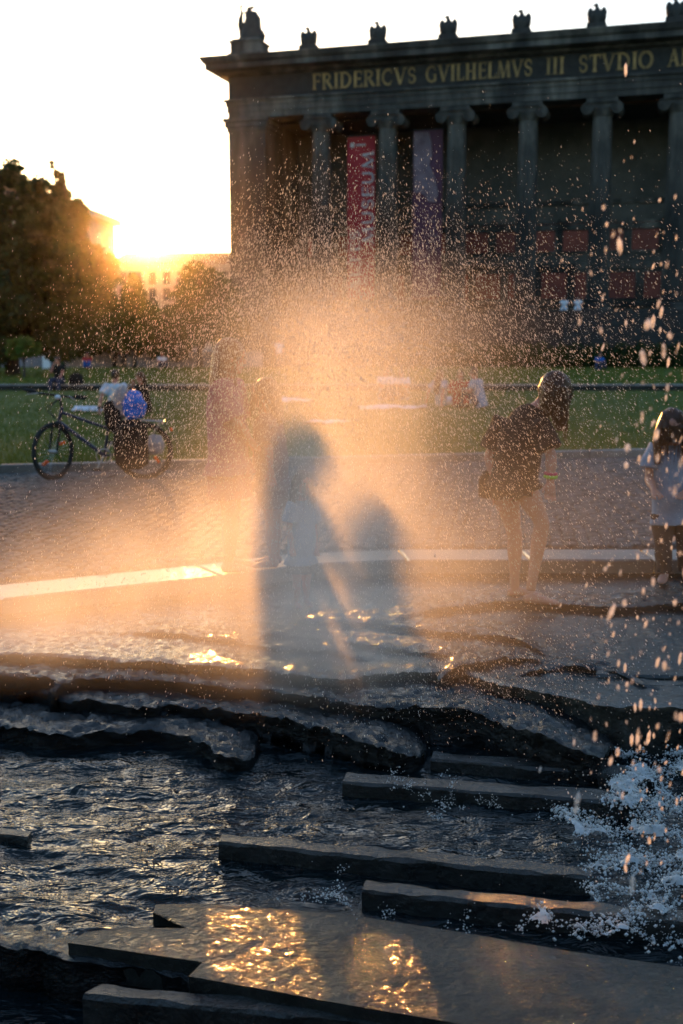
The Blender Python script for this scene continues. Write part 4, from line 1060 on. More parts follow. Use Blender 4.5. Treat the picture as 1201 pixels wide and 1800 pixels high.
drops('spray_drops', 'fine sunlit spray drops blowing over the middle of the fountain', 105000,
      px_cloud([(6, 600, 580, 150, 90, 4.3, .35), (1.9, 550, 470, 110, 70, 4.4, .4), (0.35, 620, 370, 150, 80, 4.4, .4), (3, 740, 620, 150, 110, 4.3, .4), (1.1, 960, 760, 170, 200, 4.3, .4), (2.4, 430, 740, 110, 150, 4.3, .35), (1.3, 260, 700, 110, 110, 4.5, .4), (3.0, 700, 960, 210, 140, 4.3, .35), (0.45, 1050, 560, 130, 120, 4.2, .4), (1.2, 250, 1050, 160, 60, 4.4, .3), (0.4, 850, 1190, 160, 40, 4.4, .3)]),
      0.00045, 0.0015, 2.2, 6.0, ax_fan)
drops('falling_drops', 'large falling water drops of the jet at the right edge', 320,
      px_cloud([(3, 1165, 800, 45, 230, 2.3, .4), (3, 1160, 1270, 45, 130, 2.6, .3), (1.2, 1100, 500, 60, 100, 2.5, .3), (0.8, 1070, 1150, 50, 150, 2.6, .2)]),
      0.0016, 0.0072, 1.5, 4.5, lambda P: np.stack([RNG.normal(0.12, 0.16, len(P)), RNG.normal(0, .1, len(P)), np.ones(len(P))], 1), 'big_drop')
drops('splash_drops', 'small splashing drops above the foam', 900, px_cloud([(3, 1130, 1440, 70, 60, 4.3, .25), (1, 1000, 1560, 90, 40, 4.1, .2)]), 0.001, 0.004, 1.0, 2.2,
      lambda P: RNG.normal(size=P.shape) + np.array([0, 0, 1.5]))

# ---------------------------------------------------------------- mist blown off the jet
def mist_mat(name, comps, col, g, noise_scale=2.2):
    m = bpy.data.materials.new(name); m.use_nodes = True; nt = m.node_tree; nt.nodes.clear()
    out = nt.nodes.new('ShaderNodeOutputMaterial'); pv_ = nt.nodes.new('ShaderNodeVolumePrincipled')
    pv_.inputs['Color'].default_value = (*col, 1); pv_.inputs['Anisotropy'].default_value = g
    tc = nt.nodes.new('ShaderNodeTexCoord'); pos = tc.outputs['Object']; tot = None
    def mth(op, a, b=None):
        q = nt.nodes.new('ShaderNodeMath'); q.operation = op
        for i, s_ in enumerate((a, b)):
            if s_ is None: continue
            if isinstance(s_, (int, float)): q.inputs[i].default_value = s_
            else: nt.links.new(s_, q.inputs[i])
        return q.outputs[0]
    for amp, c, s_ in comps:
        sb = nt.nodes.new('ShaderNodeVectorMath'); sb.operation = 'SUBTRACT'; nt.links.new(pos, sb.inputs[0]); sb.inputs[1].default_value = c
        ml = nt.nodes.new('ShaderNodeVectorMath'); ml.operation = 'DIVIDE'; nt.links.new(sb.outputs[0], ml.inputs[0]); ml.inputs[1].default_value = s_
        dt = nt.nodes.new('ShaderNodeVectorMath'); dt.operation = 'DOT_PRODUCT'; nt.links.new(ml.outputs[0], dt.inputs[0]); nt.links.new(ml.outputs[0], dt.inputs[1])
        e_ = mth('MULTIPLY', mth('EXPONENT', mth('MULTIPLY', dt.outputs['Value'], -0.5)), amp)
        tot = e_ if tot is None else mth('ADD', tot, e_)
    tot = mth('MAXIMUM', mth('SUBTRACT', tot, 0.012), 0.0)
    sx = nt.nodes.new('ShaderNodeSeparateXYZ'); nt.links.new(pos, sx.inputs[0])
    mr = nt.nodes.new('ShaderNodeMapRange'); mr.interpolation_type = 'SMOOTHSTEP'; mr.inputs['From Min'].default_value = 0.30; mr.inputs['From Max'].default_value = 0.50
    nt.links.new(sx.outputs['Z'], mr.inputs['Value']); tot = mth('MULTIPLY', tot, mr.outputs['Result'])
    nz = nt.nodes.new('ShaderNodeTexNoise'); nz.inputs['Scale'].default_value = noise_scale; nz.inputs['Detail'].default_value = 3; nz.inputs['Roughness'].default_value = 0.6; nz.inputs['Distortion'].default_value = 0.4
    mp = nt.nodes.new('ShaderNodeMapping'); mp.inputs['Scale'].default_value = (1.5, 1.5, 0.6); mp.inputs['Rotation'].default_value = (0, 0.3, 0); nt.links.new(pos, mp.inputs['Vector']); nt.links.new(mp.outputs['Vector'], nz.inputs['Vector'])
    k = mth('MAXIMUM', mth('ADD', mth('MULTIPLY', nz.outputs['Fac'], 3.0), -0.5), 0.15)
    nt.links.new(mth('MULTIPLY', tot, k), pv_.inputs['Density'])
    nt.links.new(pv_.outputs[0], out.inputs['Volume'])
    return m
MY = 4.2
MAMP = 0.86
def G(amp, u, v, su, sv, y=MY, sy=0.2):
    p = at_y(u, v, y); k = y / 2000; return (amp * MAMP, (p.x, p.y, p.z), (su * k, sy, sv * k))
mist = [G(0.85, 620, 660, 115, 75), G(0.5, 610, 570, 140, 60), G(0.95, 575, 810, 100, 110), G(1.2, 420, 970, 110, 85), G(1.0, 600, 1010, 130, 130), G(1.6, 560, 1110, 90, 60), G(1.0, 250, 1020, 140, 80), G(1.0, 60, 1085, 140, 45), G(0.3, 760, 1010, 120, 110), G(0.16, 1000, 950, 150, 130), G(0.7, 560, 1150, 70, 50)]
mb = MB(); mb.box(-1.7, 1.75, 3.5, 5.1, 0.12, 2.2)
mo = mb.build('water_mist', mist_mat('drifting_mist', mist, (0.97, 0.97, 0.98), 0.5))
tag(mo, 'bright mist of spray drifting over the middle of the fountain', 'mist', kind='stuff')

# ================================================================ PEOPLE
def mid(a, b, t=0.5): return Vector(a).lerp(Vector(b), t)
def body_shells(J, k, grow=0.0):
    """returns dict of lists of loft specs for each region; grow inflates"""
    g = grow
    lat_s = (J['shL'] - J['shR']); lat_h = (J['hipL'] - J['hipR']); lat = (lat_s.normalized() + lat_h.normalized())
    pel, che, nek = J['pel'], J['che'], J['nek']
    sd = (che - pel).normalized()
    T = [pel - sd * 0.11 * k, pel - sd * 0.05 * k, pel, mid(pel, che, .45), che, mid(che, nek, .5), mid(che, nek, .8), nek]
    Rr = [(.10 * k, .08 * k), (.15 * k, .105 * k), (.162 * k, .11 * k), (.128 * k, .092 * k), (.15 * k, .105 * k), (.155 * k, .095 * k), (.12 * k, .075 * k), (.055 * k, .055 * k)]
    reg = {'torso': [(T, [(a + g, b + g) for a, b in Rr], lat)], 'arm': [], 'fore': [], 'thigh': [], 'calf': [], 'foot': [], 'hand': []}
    for s_ in 'LR':
        sh, el, wr = J['sh' + s_], J['el' + s_], J['wr' + s_]; hp, kn, an, to = J['hip' + s_], J['kn' + s_], J['an' + s_], J['to' + s_]
        reg['arm'].append(([mid(sh, che, .35), sh, mid(sh, el, .4), el], [.06 * k + g, .053 * k + g, .046 * k + g, .038 * k + g], (1, 0, 0)))
        reg['fore'].append(([mid(sh, el, .95), el, mid(el, wr, .3), mid(el, wr, .8), wr], [.036 * k, .039 * k + g, .040 * k + g, .028 * k + g, .025 * k + g], (1, 0, 0)))
        reg['thigh'].append(([hp + (hp - kn) * 0.12, hp, mid(hp, kn, .4), mid(hp, kn, .8), kn], [.07 * k, .088 * k + g, .08 * k + g, .06 * k + g, .054 * k + g], (1, 0, 0)))
        reg['calf'].append(([mid(hp, kn, .93), kn, mid(kn, an, .28), mid(kn, an, .7), an, an + (an - kn).normalized() * .03 * k], [.05 * k, .053 * k + g, .056 * k + g, .04 * k + g, .034 * k + g, .036 * k + g], (1, 0, 0)))
        f = (to - an); f.z = 0; fl = f.normalized() if f.length > 1e-4 else Vector((1, 0, 0)); sd2 = Vector((-fl.y, fl.x, 0))
        zf = min(an.z - 0.05 * k, to.z)
        reg['foot'].append(([Vector((an.x, an.y, 0)) - fl * .05 * k + Vector((0, 0, zf + .03 * k)), Vector((an.x, an.y, zf + .04 * k)), Vector((an.x, an.y, 0)) + fl * .09 * k + Vector((0, 0, zf + .033 * k)), Vector((an.x, an.y, 0)) + fl * .16 * k + Vector((0, 0, zf + .022 * k)), Vector((an.x, an.y, 0)) + fl * .2 * k + Vector((0, 0, zf + .016 * k))],
                            [(.025 * k + g, .028 * k + g), (.034 * k + g, .038 * k + g), (.042 * k + g, .03 * k + g), (.042 * k + g, .02 * k + g), (.022 * k + g, .012 * k + g)], sd2))
        hd = (wr - el).normalized(); up = J.get('palm' + s_, Vector((0, 0, 1))); pl = hd.cross(up)
        if pl.length < .1: pl = hd.cross(Vector((1, 0, 0)))
        pl.normalize(); nm = pl.cross(hd)
        pe = wr + hd * .085 * k
        reg['hand'].append(([wr - hd * .01, wr + hd * .03 * k, pe, pe + hd * .008], [(.024 * k, .018 * k), (.036 * k, .016 * k), (.04 * k, .014 * k), (.03 * k, .01 * k)], pl))
        for q, ln in ((-.03, .062), (-.0105, .075), (.0105, .08), (.03, .07)):
            a = pe + pl * q * k - hd * .01; b = a + hd * ln * .5 * k + nm * .004 + pl * q * .18; c = b + hd * ln * .42 * k - nm * .024 * k
            reg['hand'].append(([a, b, c], [.0088 * k, .0085 * k, .0065 * k], pl))
        a = wr + hd * .03 * k - pl * .03 * k; reg['hand'].append(([a, a + hd * .03 * k - pl * .022 * k - nm * .012, a + hd * .06 * k - pl * .028 * k - nm * .024], [.012 * k, .0105 * k, .008 * k], pl))
    return reg
def add_head(mb, J, k, hs=1.0):
    h = J['head']; up = (h - J['nek']).normalized(); fw = J['face']; fw = (fw - up * fw.dot(up)).normalized(); sd = up.cross(fw)
    rot = Matrix((fw, sd, up)).transposed(); r = k * hs
    mb.ell(h + up * .015 * r, (.098 * r, .076 * r, .1 * r), 18, rot); mb.ell(h - up * .05 * r + fw * .025 * r, (.066 * r, .058 * r, .068 * r), 14, rot)
    mb.loft([J['nek'] - up * .05 * k, J['nek'] + up * .02 * k, h - up * .03 * r - fw * .01], [.062 * k, .05 * k, .05 * k])
    n0 = h + fw * .092 * r; mb.loft([n0 + up * .02 * r - fw * .012, n0 - up * .008 * r + fw * .01, n0 - up * .022 * r + fw * .014, n0 - up * .03 * r], [.007 * r, .01 * r, .013 * r, .008 * r], sd, 8)
    for s_ in (-1, 1):
        mb.ell(h + sd * s_ * .077 * r - fw * .008 * r - up * .008 * r, (.018 * r, .009 * r, .03 * r), 8, rot)
        mb.ell(h + fw * .084 * r + sd * s_ * .033 * r + up * .034 * r, (.012 * r, .022 * r, .008 * r), 8, rot)
    mb.ell(h - up * .085 * r + fw * .07 * r, (.022 * r, .026 * r, .02 * r), 8, rot)
    return h, up, fw, sd, rot, r
def lofts(mb, specs, n=14):
    for P, Rr, lat in specs: mb.loft(P, Rr, lat, n)
def person(label, J, H, garments, hair, voxel, seed, face=True, hs=1.0, name='person', root_loc=None, rz=0.0, bare_feet=True, group=None, shoe='black_cloth'):
    """J: joints (world or local), garments: list of (part, material, kind, params), hair: (material, style)"""
    k = H / 1.68
    root = thing(name, label, 'person', root_loc or (0, 0, 0), rz, group)
    off = Vector(root_loc) if (root_loc is not None and J.get('world')) else Vector((0, 0, 0))
    J = {a: ((b - off) if (isinstance(b, Vector) and not a.startswith(('face', 'palm'))) else b) for a, b in J.items()}
    reg = body_shells(J, k); mb = MB()
    for r_ in ('torso', 'arm', 'fore', 'thigh', 'calf', 'foot', 'hand'): lofts(mb, reg[r_])
    h, up, fw, sd, rot, r = add_head(mb, J, k, hs)
    body = fused(mb, 'body', 'skin', root, voxel, 3)
    if face:
        for s_ in (-1, 1):
            e_ = MB(); e_.ell(h + fw * .087 * r + sd * s_ * .032 * r + up * .012 * r, (.006 * r, .013 * r, .007 * r), 8, rot); e_.build('eye', 'eye', root, True)
        e_ = MB(); e_.ell(h + fw * .091 * r - up * .055 * r, (.008 * r, .024 * r, .008 * r), 8, rot); e_.build('mouth', 'lip', root, True)
    for part, mat, kind, pr in garments:
        g = MB(); v = voxel
        rg = body_shells(J, k, pr.get('grow', .018) * k)
        if kind == 'tshirt':
            P, Rr, lat = rg['torso'][0]; P = [q.copy() for q in P]; Rr = list(Rr); P[0] = P[0] + (P[2] - P[0]) * (1 - pr.get('len', .8))
            fl = pr.get('flare', 0)
            Rr[0] = (Rr[2][0] * .98 + fl, Rr[2][1] * 1.02 + fl); Rr[1] = (Rr[1][0] + fl * .7, Rr[1][1] + fl * .7); Rr[3] = (Rr[3][0] + .015 + fl * .4, Rr[3][1] + .012 + fl * .3); Rr[-1] = (.075 * k, .07 * k)
            g.loft(P, Rr, lat, 22)
            for Pa, Ra, la in rg['arm']:
                e = pr.get('sleeve', .62); g.loft([Pa[0], Pa[1], mid(Pa[1], Pa[3], e * .6), mid(Pa[1], Pa[3], e)], [Ra[0], Ra[1] + .008, Ra[2] + .014, Ra[2] + .018], la, 14)
            if pr.get('long'): 
                for Pa, Ra, la in rg['fore']: g.loft(Pa[:4], [q + .006 for q in Ra[:4]], la)
                for Pa, Ra, la in rg['arm']: g.loft(Pa, Ra, la)
        elif kind in ('trousers', 'shorts'):
            P, Rr, lat = rg['torso'][0]; g.loft(P[:3] + [mid(P[2], P[3], .5)], list(Rr[:3]) + [(Rr[3][0] * 1.08, Rr[3][1] * 1.08)], lat, 20)
            for (Pa, Ra, la), (Pc, Rc, lc_) in zip(rg['thigh'], rg['calf']):
                if kind == 'shorts': e = pr.get('len', .45); g.loft([Pa[0], Pa[1], mid(Pa[1], Pa[4], e * .6), mid(Pa[1], Pa[4], e)], [Ra[0], Ra[1] + .006, Ra[2] + .014, Ra[2] + .02], la)
                else: g.loft(Pa, [q + .006 for q in Ra], la); g.loft([Pc[0], Pc[1], Pc[2], Pc[3], mid(Pc[3], Pc[4], .8)], [Rc[0], Rc[1] + .008, Rc[2] + .008, Rc[3] + .016, Rc[3] + .016], lc_)
        elif kind == 'skirt':
            P, Rr, lat = rg['torso'][0]; kn_ = mid(J['knL'], J['knR']); hm = J['pel'].lerp(kn_, pr.get('len', .9)); w = pr.get('hem', .2) * k
            g.loft([mid(P[2], P[3], .6), P[2], P[1], mid(P[1], hm, .5), hm], [(Rr[3][0] * 1.05, Rr[3][1] * 1.05), Rr[2], (Rr[2][0] * 1.05, Rr[2][1] * 1.1), ((Rr[2][0] + w) / 2, (Rr[2][1] + w * .85) / 2), (w, w * .85)], lat, 24)
        fused(g, part, mat, root, v, 2, pr.get('wr', .006), seed + 2, pr.get('ws', 8))
    if not bare_feet:
        g = MB(); rg = body_shells(J, k, .008); lofts(g, rg['foot']); fused(g, 'shoes', shoe, root, voxel, 2)
    hm, style = hair; g = MB()
    g.ell(h + up * .028 * r - fw * .014 * r, (.104 * r, .088 * r, .1 * r), 18, rot)
    if style == 'short':
        g.ell(h + up * .045 * r - fw * .03 * r, (.085 * r, .09 * r, .085 * r), 14, rot)
        g.loft([h - fw * .06 * r, h - fw * .065 * r - up * .07 * r], [(.07 * r, .05 * r), (.045 * r, .03 * r)], sd)
    else:
        L_ = hair_len = {'long': .38, 'bob': .16, 'hang': .30, 'veil': .27}[style] * r
        dn = Vector((0, 0, -1)); bk = -fw; bk.z = 0
        if style in ('long', 'bob'):
            g.loft([h + up * .05 * r + bk * .02, h + bk * .05 * r, h + bk * .085 * r + dn * .12 * r, h + bk * .10 * r + dn * (.12 * r + L_ * .5), h + bk * .095 * r + dn * (.1 * r + L_)], [(.07 * r, .07 * r), (.096 * r, .075 * r), (.1 * r, .055 * r), (.1 * r, .04 * r), (.07 * r, .02 * r)], sd, 18)
        elif style == 'hang':      # head bowed, hair falls past the face
            for s_ in (-1, 1): g.loft([h + sd * s_ * .05 * r + up * .05 * r, h + sd * s_ * .08 * r + fw * .03 * r, h + sd * s_ * .075 * r + fw * .05 * r + dn * .1 * r, h + sd * s_ * .06 * r + fw * .045 * r + dn * .2 * r], [.05 * r, (.035 * r, .06 * r), (.03 * r, .055 * r), (.015 * r, .02 * r)], sd, 12)
            g.loft([h + up * .05 * r + bk * .02, h + bk * .05 * r, h + bk * .06 * r + dn * .08 * r, h + bk * .03 * r + dn * .15 * r], [(.07 * r, .07 * r), (.096 * r, .07 * r), (.09 * r, .05 * r), (.06 * r, .03 * r)], sd, 16)
        elif style == 'veil':
            for s_ in (-1, 1): g.loft([h + sd * s_ * .03 * r + up * .09 * r, h + sd * s_ * .085 * r + fw * .01 * r, h + sd * s_ * .105 * r + fw * .02 * r + dn * .12 * r, h + sd * s_ * .1 * r + fw * .06 * r + dn * .27 * r], [.05 * r, (.034 * r, .07 * r), (.038 * r, .06 * r), (.02 * r, .03 * r)], sd, 12)
            g.loft([h + up * .06 * r + fw * .03 * r, h + fw * .085 * r + up * .01 * r, h + fw * .088 * r + dn * .1 * r], [(.06 * r, .05 * r), (.07 * r, .02 * r), (.05 * r, .015 * r)], sd, 12)
            g.loft([h + up * .05 * r + bk * .02, h + bk * .06 * r, h + bk * .09 * r + dn * .15 * r, h + bk * .09 * r + dn * .3 * r], [(.07 * r, .07 * r), (.096 * r, .07 * r), (.1 * r, .05 * r), (.07 * r, .03 * r)], sd, 16)
    hr = fused(g, 'hair', hm, root, voxel, 2, .006 * k, seed, 26)
    if style != 'short' and voxel < .012:       # loose strands catching the light
        st = MB(); rd = random.Random(seed); L2 = .42 * r if style == 'long' else .26 * r
        for _ in range(150):
            a = rd.uniform(0, 6.283); d = sd * math.cos(a) * .09 * r + fw * math.sin(a) * .1 * r
            if style == 'long' and d.dot(fw) > .02: continue
            s0 = h + up * rd.uniform(.02, .1) * r + d * rd.uniform(.6, 1.0); s1 = h + d * rd.uniform(1.05, 1.25) - Vector((0, 0, .08 * r)); s2 = h + d * rd.uniform(1.0, 1.4) - Vector((0, 0, L2 * rd.uniform(.4, 1.05)))
            st.loft([s0, s1, mid(s1, s2) + d * rd.uniform(-.05, .1), s2], [.0016, .0018, .0016, .0006], sd, 3)
        st.build('loose_strands', hm, hr, True)
    return root
WS = 0.94
def W(u, v, y): return at_y(u, v, y * WS)

# woman bending over the ledge, seen from behind, bare legs
J = dict(world=True, pel=W(904, 838, 8.03), che=W(917, 768, 8.04), nek=W(946, 716, 8.03), head=W(974, 688, 8.0), face=Vector((.8, .1, -.55)),
         shL=W(884, 744, 8.19), elL=W(860, 803, 8.2), wrL=W(876, 866, 8.1), shR=W(951, 752, 7.88), elR=W(969, 800, 7.82), wrR=W(968, 846, 7.76),
         hipL=W(888, 856, 8.13), knL=W(905, 942, 8.1), anL=W(905, 1027, 8.12), toL=W(945, 1040, 8.12), hipR=W(921, 856, 7.94), knR=W(953, 918, 7.88), anR=W(934, 1031, 7.86), toR=W(980, 1050, 7.8),
         palmL=Vector((0, 1, 0)), palmR=Vector((0, 1, 0)))
J['toL'].z = -.085; J['toR'].z = -.075
p3 = person('woman in a black t-shirt bending forward barefoot on the rock ledge', J, 1.68 * WS, [('t_shirt', 'black_cloth', 'tshirt', dict(sleeve=.8, grow=.03, flare=.03, wr=.010, len=1.0)), ('shorts', 'black_cloth', 'shorts', dict(len=.22, grow=.02))], ('hair_brown', 'hang'), .0075, 3, root_loc=tuple(at_z(920, 1048, -.085)), hs=1.12)
for m_, dz, rr in (('pinkred_band', .0, .034), ('green_band', .018, .036)):
    c = J['wrR'] - p3.location + (J['elR'] - J['wrR']).normalized() * (.05 - dz)
    q = MB(); q.torus((0, 0, 0), rr, .011, 'z', 20, 8); o = q.build('bracelet', m_, p3, True); o.location = c; o.rotation_euler = (.1, .05, 0)
q = MB(); c = W(857, 850, 8.18); q.loft([c + Vector((0, 0, .09)), c + Vector((0, 0, .03)), c + Vector((.01, 0, -.08)), c + Vector((.01, 0, -.1))], [(.03, .03), (.06, .05), (.07, .06), (.04, .04)], (1, 0, 0), 14)
bg = thing('shoulder_bag', 'small black bag hanging behind the bending woman', 'bag', tuple(c)); q.v = [tuple(Vector(v) - c) for v in q.v]; q.build('pouch', 'black_cloth', bg, True)
q = MB(); q.loft([(.0, 0, .08), (.06, -.02, .25), (.2, -.1, .5)], [.008, .008, .008], (1, 0, 0), 6); q.build('strap', 'black_cloth', bg, True)

WS = 1.03
# woman on the kerb, long hair, with the child before her
J = dict(world=True, pel=W(402, 806, 7.78), che=W(397, 718, 7.78), nek=W(400, 664, 7.78), head=W(405, 628, 7.78), face=Vector((.95, .3, -.3)),
         shL=W(408, 679, 7.94), elL=W(420, 738, 7.98), wrL=W(438, 772, 7.94), shR=W(388, 681, 7.62), elR=W(414, 742, 7.58), wrR=W(436, 768, 7.66),
         hipL=W(405, 822, 7.87), knL=W(408, 914, 7.9), anL=W(405, 998, 7.9), toL=W(440, 1005, 7.95), hipR=W(400, 822, 7.69), knR=W(404, 914, 7.68), anR=W(402, 1004, 7.74), toR=W(436, 1012, 7.74), palmL=Vector((0, 0, 1)), palmR=Vector((0, 0, 1)))
for q_ in ('toL', 'toR'): J[q_].z = .015
J['anL'].z = .09; J['anR'].z = .09
person('long-haired woman in a dusty pink shirt standing on the bright kerb in the mist', J, 1.63 * WS, [('shirt', 'pink_cloth', 'tshirt', dict(sleeve=.95, grow=.03, flare=.045, wr=.010, len=1.0)), ('skirt', 'pink_cloth', 'skirt', dict(len=.62, hem=.185, grow=.035, wr=.008))], ('hair_red', 'long'), .0085, 5, root_loc=tuple(at_z(405, 1010, .0)), hs=1.06)
J = dict(world=True, pel=W(478, 838, 7.95), che=W(474, 772, 7.95), nek=W(468, 726, 7.95), head=W(466, 692, 7.94), face=Vector((-.9, .2, -.1)),
         shL=W(468, 740, 7.83), elL=W(472, 785, 7.78), wrL=W(476, 826, 7.76), shR=W(480, 740, 8.06), elR=W(486, 785, 8.12), wrR=W(488, 830, 8.08),
         hipL=W(475, 848, 7.89), knL=W(478, 925, 7.9), anL=W(480, 991, 7.9), toL=W(452, 998, 7.88), hipR=W(481, 848, 8.01), knR=W(484, 925, 8.02), anR=W(486, 988, 8.05), toR=W(458, 994, 8.05), palmL=Vector((0, 1, 0)), palmR=Vector((0, 1, 0)))
for q_ in ('toL', 'toR'): J[q_].z = .02
J['anL'].z = .08; J['anR'].z = .08
person('child facing the long-haired woman, half hidden in the mist', J, 1.36 * WS, [('dress', 'rose_cloth', 'tshirt', dict(sleeve=.9, grow=.03, flare=.05, wr=.008, len=1.0)), ('skirt', 'rose_cloth', 'skirt', dict(len=.6, hem=.15, grow=.03))], ('hair_brown', 'bob'), .0085, 6, root_loc=tuple(at_z(482, 994, .0)), hs=1.12)
WS = 0.94
# small child in pale blue standing in the basin, inside the shadow
J = dict(world=True, pel=W(530, 975, 8.0), che=W(531, 918, 8.0), nek=W(531, 878, 8.0), head=W(533, 850, 8.0), face=Vector((.5, -.8, -.1)),
         shL=W(548, 890, 8.08), elL=W(553, 930, 8.1), wrL=W(556, 962, 8.02), shR=W(514, 890, 7.93), elR=W(508, 930, 7.92), wrR=W(514, 962, 7.86),
         hipL=W(538, 982, 8.04), knL=W(539, 1025, 8.02), anL=W(539, 1054, 8.04), toL=W(546, 1062, 7.95), hipR=W(522, 982, 7.96), knR=W(522, 1025, 7.94), anR=W(522, 1058, 7.96), toR=W(528, 1066, 7.86), palmL=Vector((0, 1, 0)), palmR=Vector((0, 1, 0)))
for q_ in ('toL', 'toR'): J[q_].z = -.12
J['anL'].z = -.07; J['anR'].z = -.07
person('small child in a pale blue shirt standing in the basin inside the tall shadow', J, .98 * WS, [('shirt', 'lightblue_cloth', 'tshirt', dict(sleeve=.7, grow=.03, flare=.03, wr=.008, len=1.0)), ('shorts', 'brown_cloth', 'shorts', dict(len=.6, grow=.02))], ('hair_brown', 'bob'), .0085, 9, root_loc=tuple(at_z(531, 1066, -.13)), hs=1.3)
WS = 1.07
# girl at the right edge
J = dict(world=True, pel=W(1184, 898, 7.75), che=W(1183, 835, 7.75), nek=W(1183, 782, 7.75), head=W(1182, 746, 7.7), face=Vector((-.2, -.9, -.45)),
         shR=W(1148, 793, 7.77), elR=W(1141, 842, 7.75), wrR=W(1150, 862, 7.58), shL=W(1220, 793, 7.77), elL=W(1228, 842, 7.75), wrL=W(1205, 864, 7.58),
         hipR=W(1166, 904, 7.75), knR=W(1166, 962, 7.72), anR=W(1168, 1012, 7.76), toR=W(1164, 1020, 7.66), hipL=W(1203, 904, 7.75), knL=W(1204, 962, 7.75), anL=W(1206, 1012, 7.79), toL=W(1210, 1020, 7.69), palmL=Vector((0, 0, 1)), palmR=Vector((0, 0, 1)))
for q_ in ('toL', 'toR'): J[q_].z = -.11
J['anL'].z = -.05; J['anR'].z = -.05
person('girl with long auburn hair and a pale blue t-shirt at the right edge', J, 1.36 * WS, [('t_shirt', 'lightblue_cloth', 'tshirt', dict(sleeve=.6, grow=.025, flare=.02, wr=.008, len=.95)), ('trousers', 'brown_cloth', 'trousers', dict(grow=.012))], ('hair_red', 'veil'), .008, 8, root_loc=tuple(at_z(1185, 1020, -.125)), hs=1.1)

# figures on the lawns, in local coordinates facing +X
def sit_joints(lean=0.0, arms='knee', leg='bent'):
    s = 1.0
    J = dict(pel=Vector((0, 0, .12)), che=Vector((.05 - lean, 0, .42)), nek=Vector((.06 - lean * 1.6, 0, .62)), head=Vector((.1 - lean * 1.8, 0, .76)), face=Vector((1, 0, -.1)),
             shL=Vector((.05 - lean * 1.4, .175, .57)), shR=Vector((.05 - lean * 1.4, -.175, .57)), hipL=Vector((0.02, .09, .12)), hipR=Vector((0.02, -.09, .12)), palmL=Vector((0, 0, 1)), palmR=Vector((0, 0, 1)))
    for q, sy in (('L', 1), ('R', -1)):
        if leg == 'bent': J['kn' + q] = Vector((.34, .12 * sy, .42)); J['an' + q] = Vector((.42, .11 * sy, .08)); J['to' + q] = Vector((.6, .12 * sy, .03))
        elif leg == 'flat': J['kn' + q] = Vector((.45, .16 * sy, .14)); J['an' + q] = Vector((.86, .12 * sy, .08)); J['to' + q] = Vector((.95, .14 * sy, .16))
        else: J['kn' + q] = Vector((.42, .14 * sy, .14)); J['an' + q] = Vector((.46, .13 * sy, -.3)); J['to' + q] = Vector((.62, .14 * sy, -.36))
        if arms == 'knee': J['el' + q] = Vector((.16, .24 * sy, .38)); J['wr' + q] = Vector((.36, .12 * sy, .40))
        elif arms == 'back': J['el' + q] = Vector((-.2, .24 * sy, .34)); J['wr' + q] = Vector((-.26, .26 * sy, .09))
        elif arms == 'face': J['el' + q] = Vector((.22, .2 * sy, .38)); J['wr' + q] = Vector((.24, .1 * sy, .6)) if sy < 0 else Vector((.34, .2 * sy, .3))
    return J
def stand_joints():
    J = dict(pel=Vector((0, 0, .95)), che=Vector((.01, 0, 1.24)), nek=Vector((0, 0, 1.43)), head=Vector((.03, 0, 1.57)), face=Vector((1, 0, 0)), palmL=Vector((1, 0, 0)), palmR=Vector((1, 0, 0)))
    for q, sy in (('L', 1), ('R', -1)):
        J.update({'sh' + q: Vector((0, .18 * sy, 1.38)), 'el' + q: Vector((-.02, .23 * sy, 1.1)), 'wr' + q: Vector((.08, .22 * sy, .86)), 'hip' + q: Vector((0, .09 * sy, .92)), 'kn' + q: Vector((.03 * sy, .1 * sy, .5)), 'an' + q: Vector((.04 * sy, .11 * sy, .08)), 'to' + q: Vector((.2 + .04 * sy, .13 * sy, .03))})
    return J
TS = lambda m, **k: ('top', m, 'tshirt', dict(dict(sleeve=.7, grow=.022, wr=.008, len=.9), **k))
TR = lambda m: ('trousers', m, 'trousers', dict(grow=.012))
def sitter(label, u, v, z, rz, top, legs, hair, arms='knee', leg='bent', lean=0.0, H=1.7, vox=.016, seed=0, group='people sitting on the lawn', long=False):
    p = at_z(u, v, z); k = H / 1.68; J = sit_joints(lean, arms, leg); J = {a: (b * k if a[:4] not in ('face', 'palm') else b) for a, b in J.items()}
    return person(label, J, H, [TS(top, long=long), TR(legs)], hair, vox, seed, root_loc=(p.x, p.y, z), rz=rz, bare_feet=False, face=False, group=group)
LZ = .10; FZL = .18
sitter('man in a white t-shirt sitting on the near lawn, seen from behind', 205, 728, LZ, R(80), 'white_cloth', 'denim', ('hair_dark', 'short'), 'back', 'bent', .06, 1.8, .013, 21)
sitter('woman in dark clothes sitting on the near lawn beside the man in white', 256, 727, LZ, R(215), 'black_cloth', 'black_cloth', ('hair_brown', 'long'), 'face', 'bent', 0, 1.72, .013, 22, long=True)
pm = Vector((at_y(106, 690, 37.2).x, 37.2, .275))
J = sit_joints(0, 'face', 'hang'); person('man in a black t-shirt sitting on the stone ledge with a hand at his face', J, 1.75, [TS('black_cloth'), TR('denim')], ('hair_dark', 'short'), .015, 23, root_loc=tuple(pm), rz=R(-100), bare_feet=False, face=False)
q = MB(); q.loft([(0, 0, 0), (0, 0, .12), (.02, 0, .3), (.02, 0, .36)], [(.22, .16), (.26, .18), (.2, .14), (.08, .06)], (1, 0, 0), 14); q.loft([(-.1, 0, .33), (0, 0, .42), (.1, 0, .33)], [.015, .015, .015], (0, 1, 0), 6)
rb = thing('backpack', 'black backpack on the stone ledge beside the man in black', 'backpack', (pm.x + .52, 37.25, .272)); q.build('sack', 'black_cloth', rb, True)
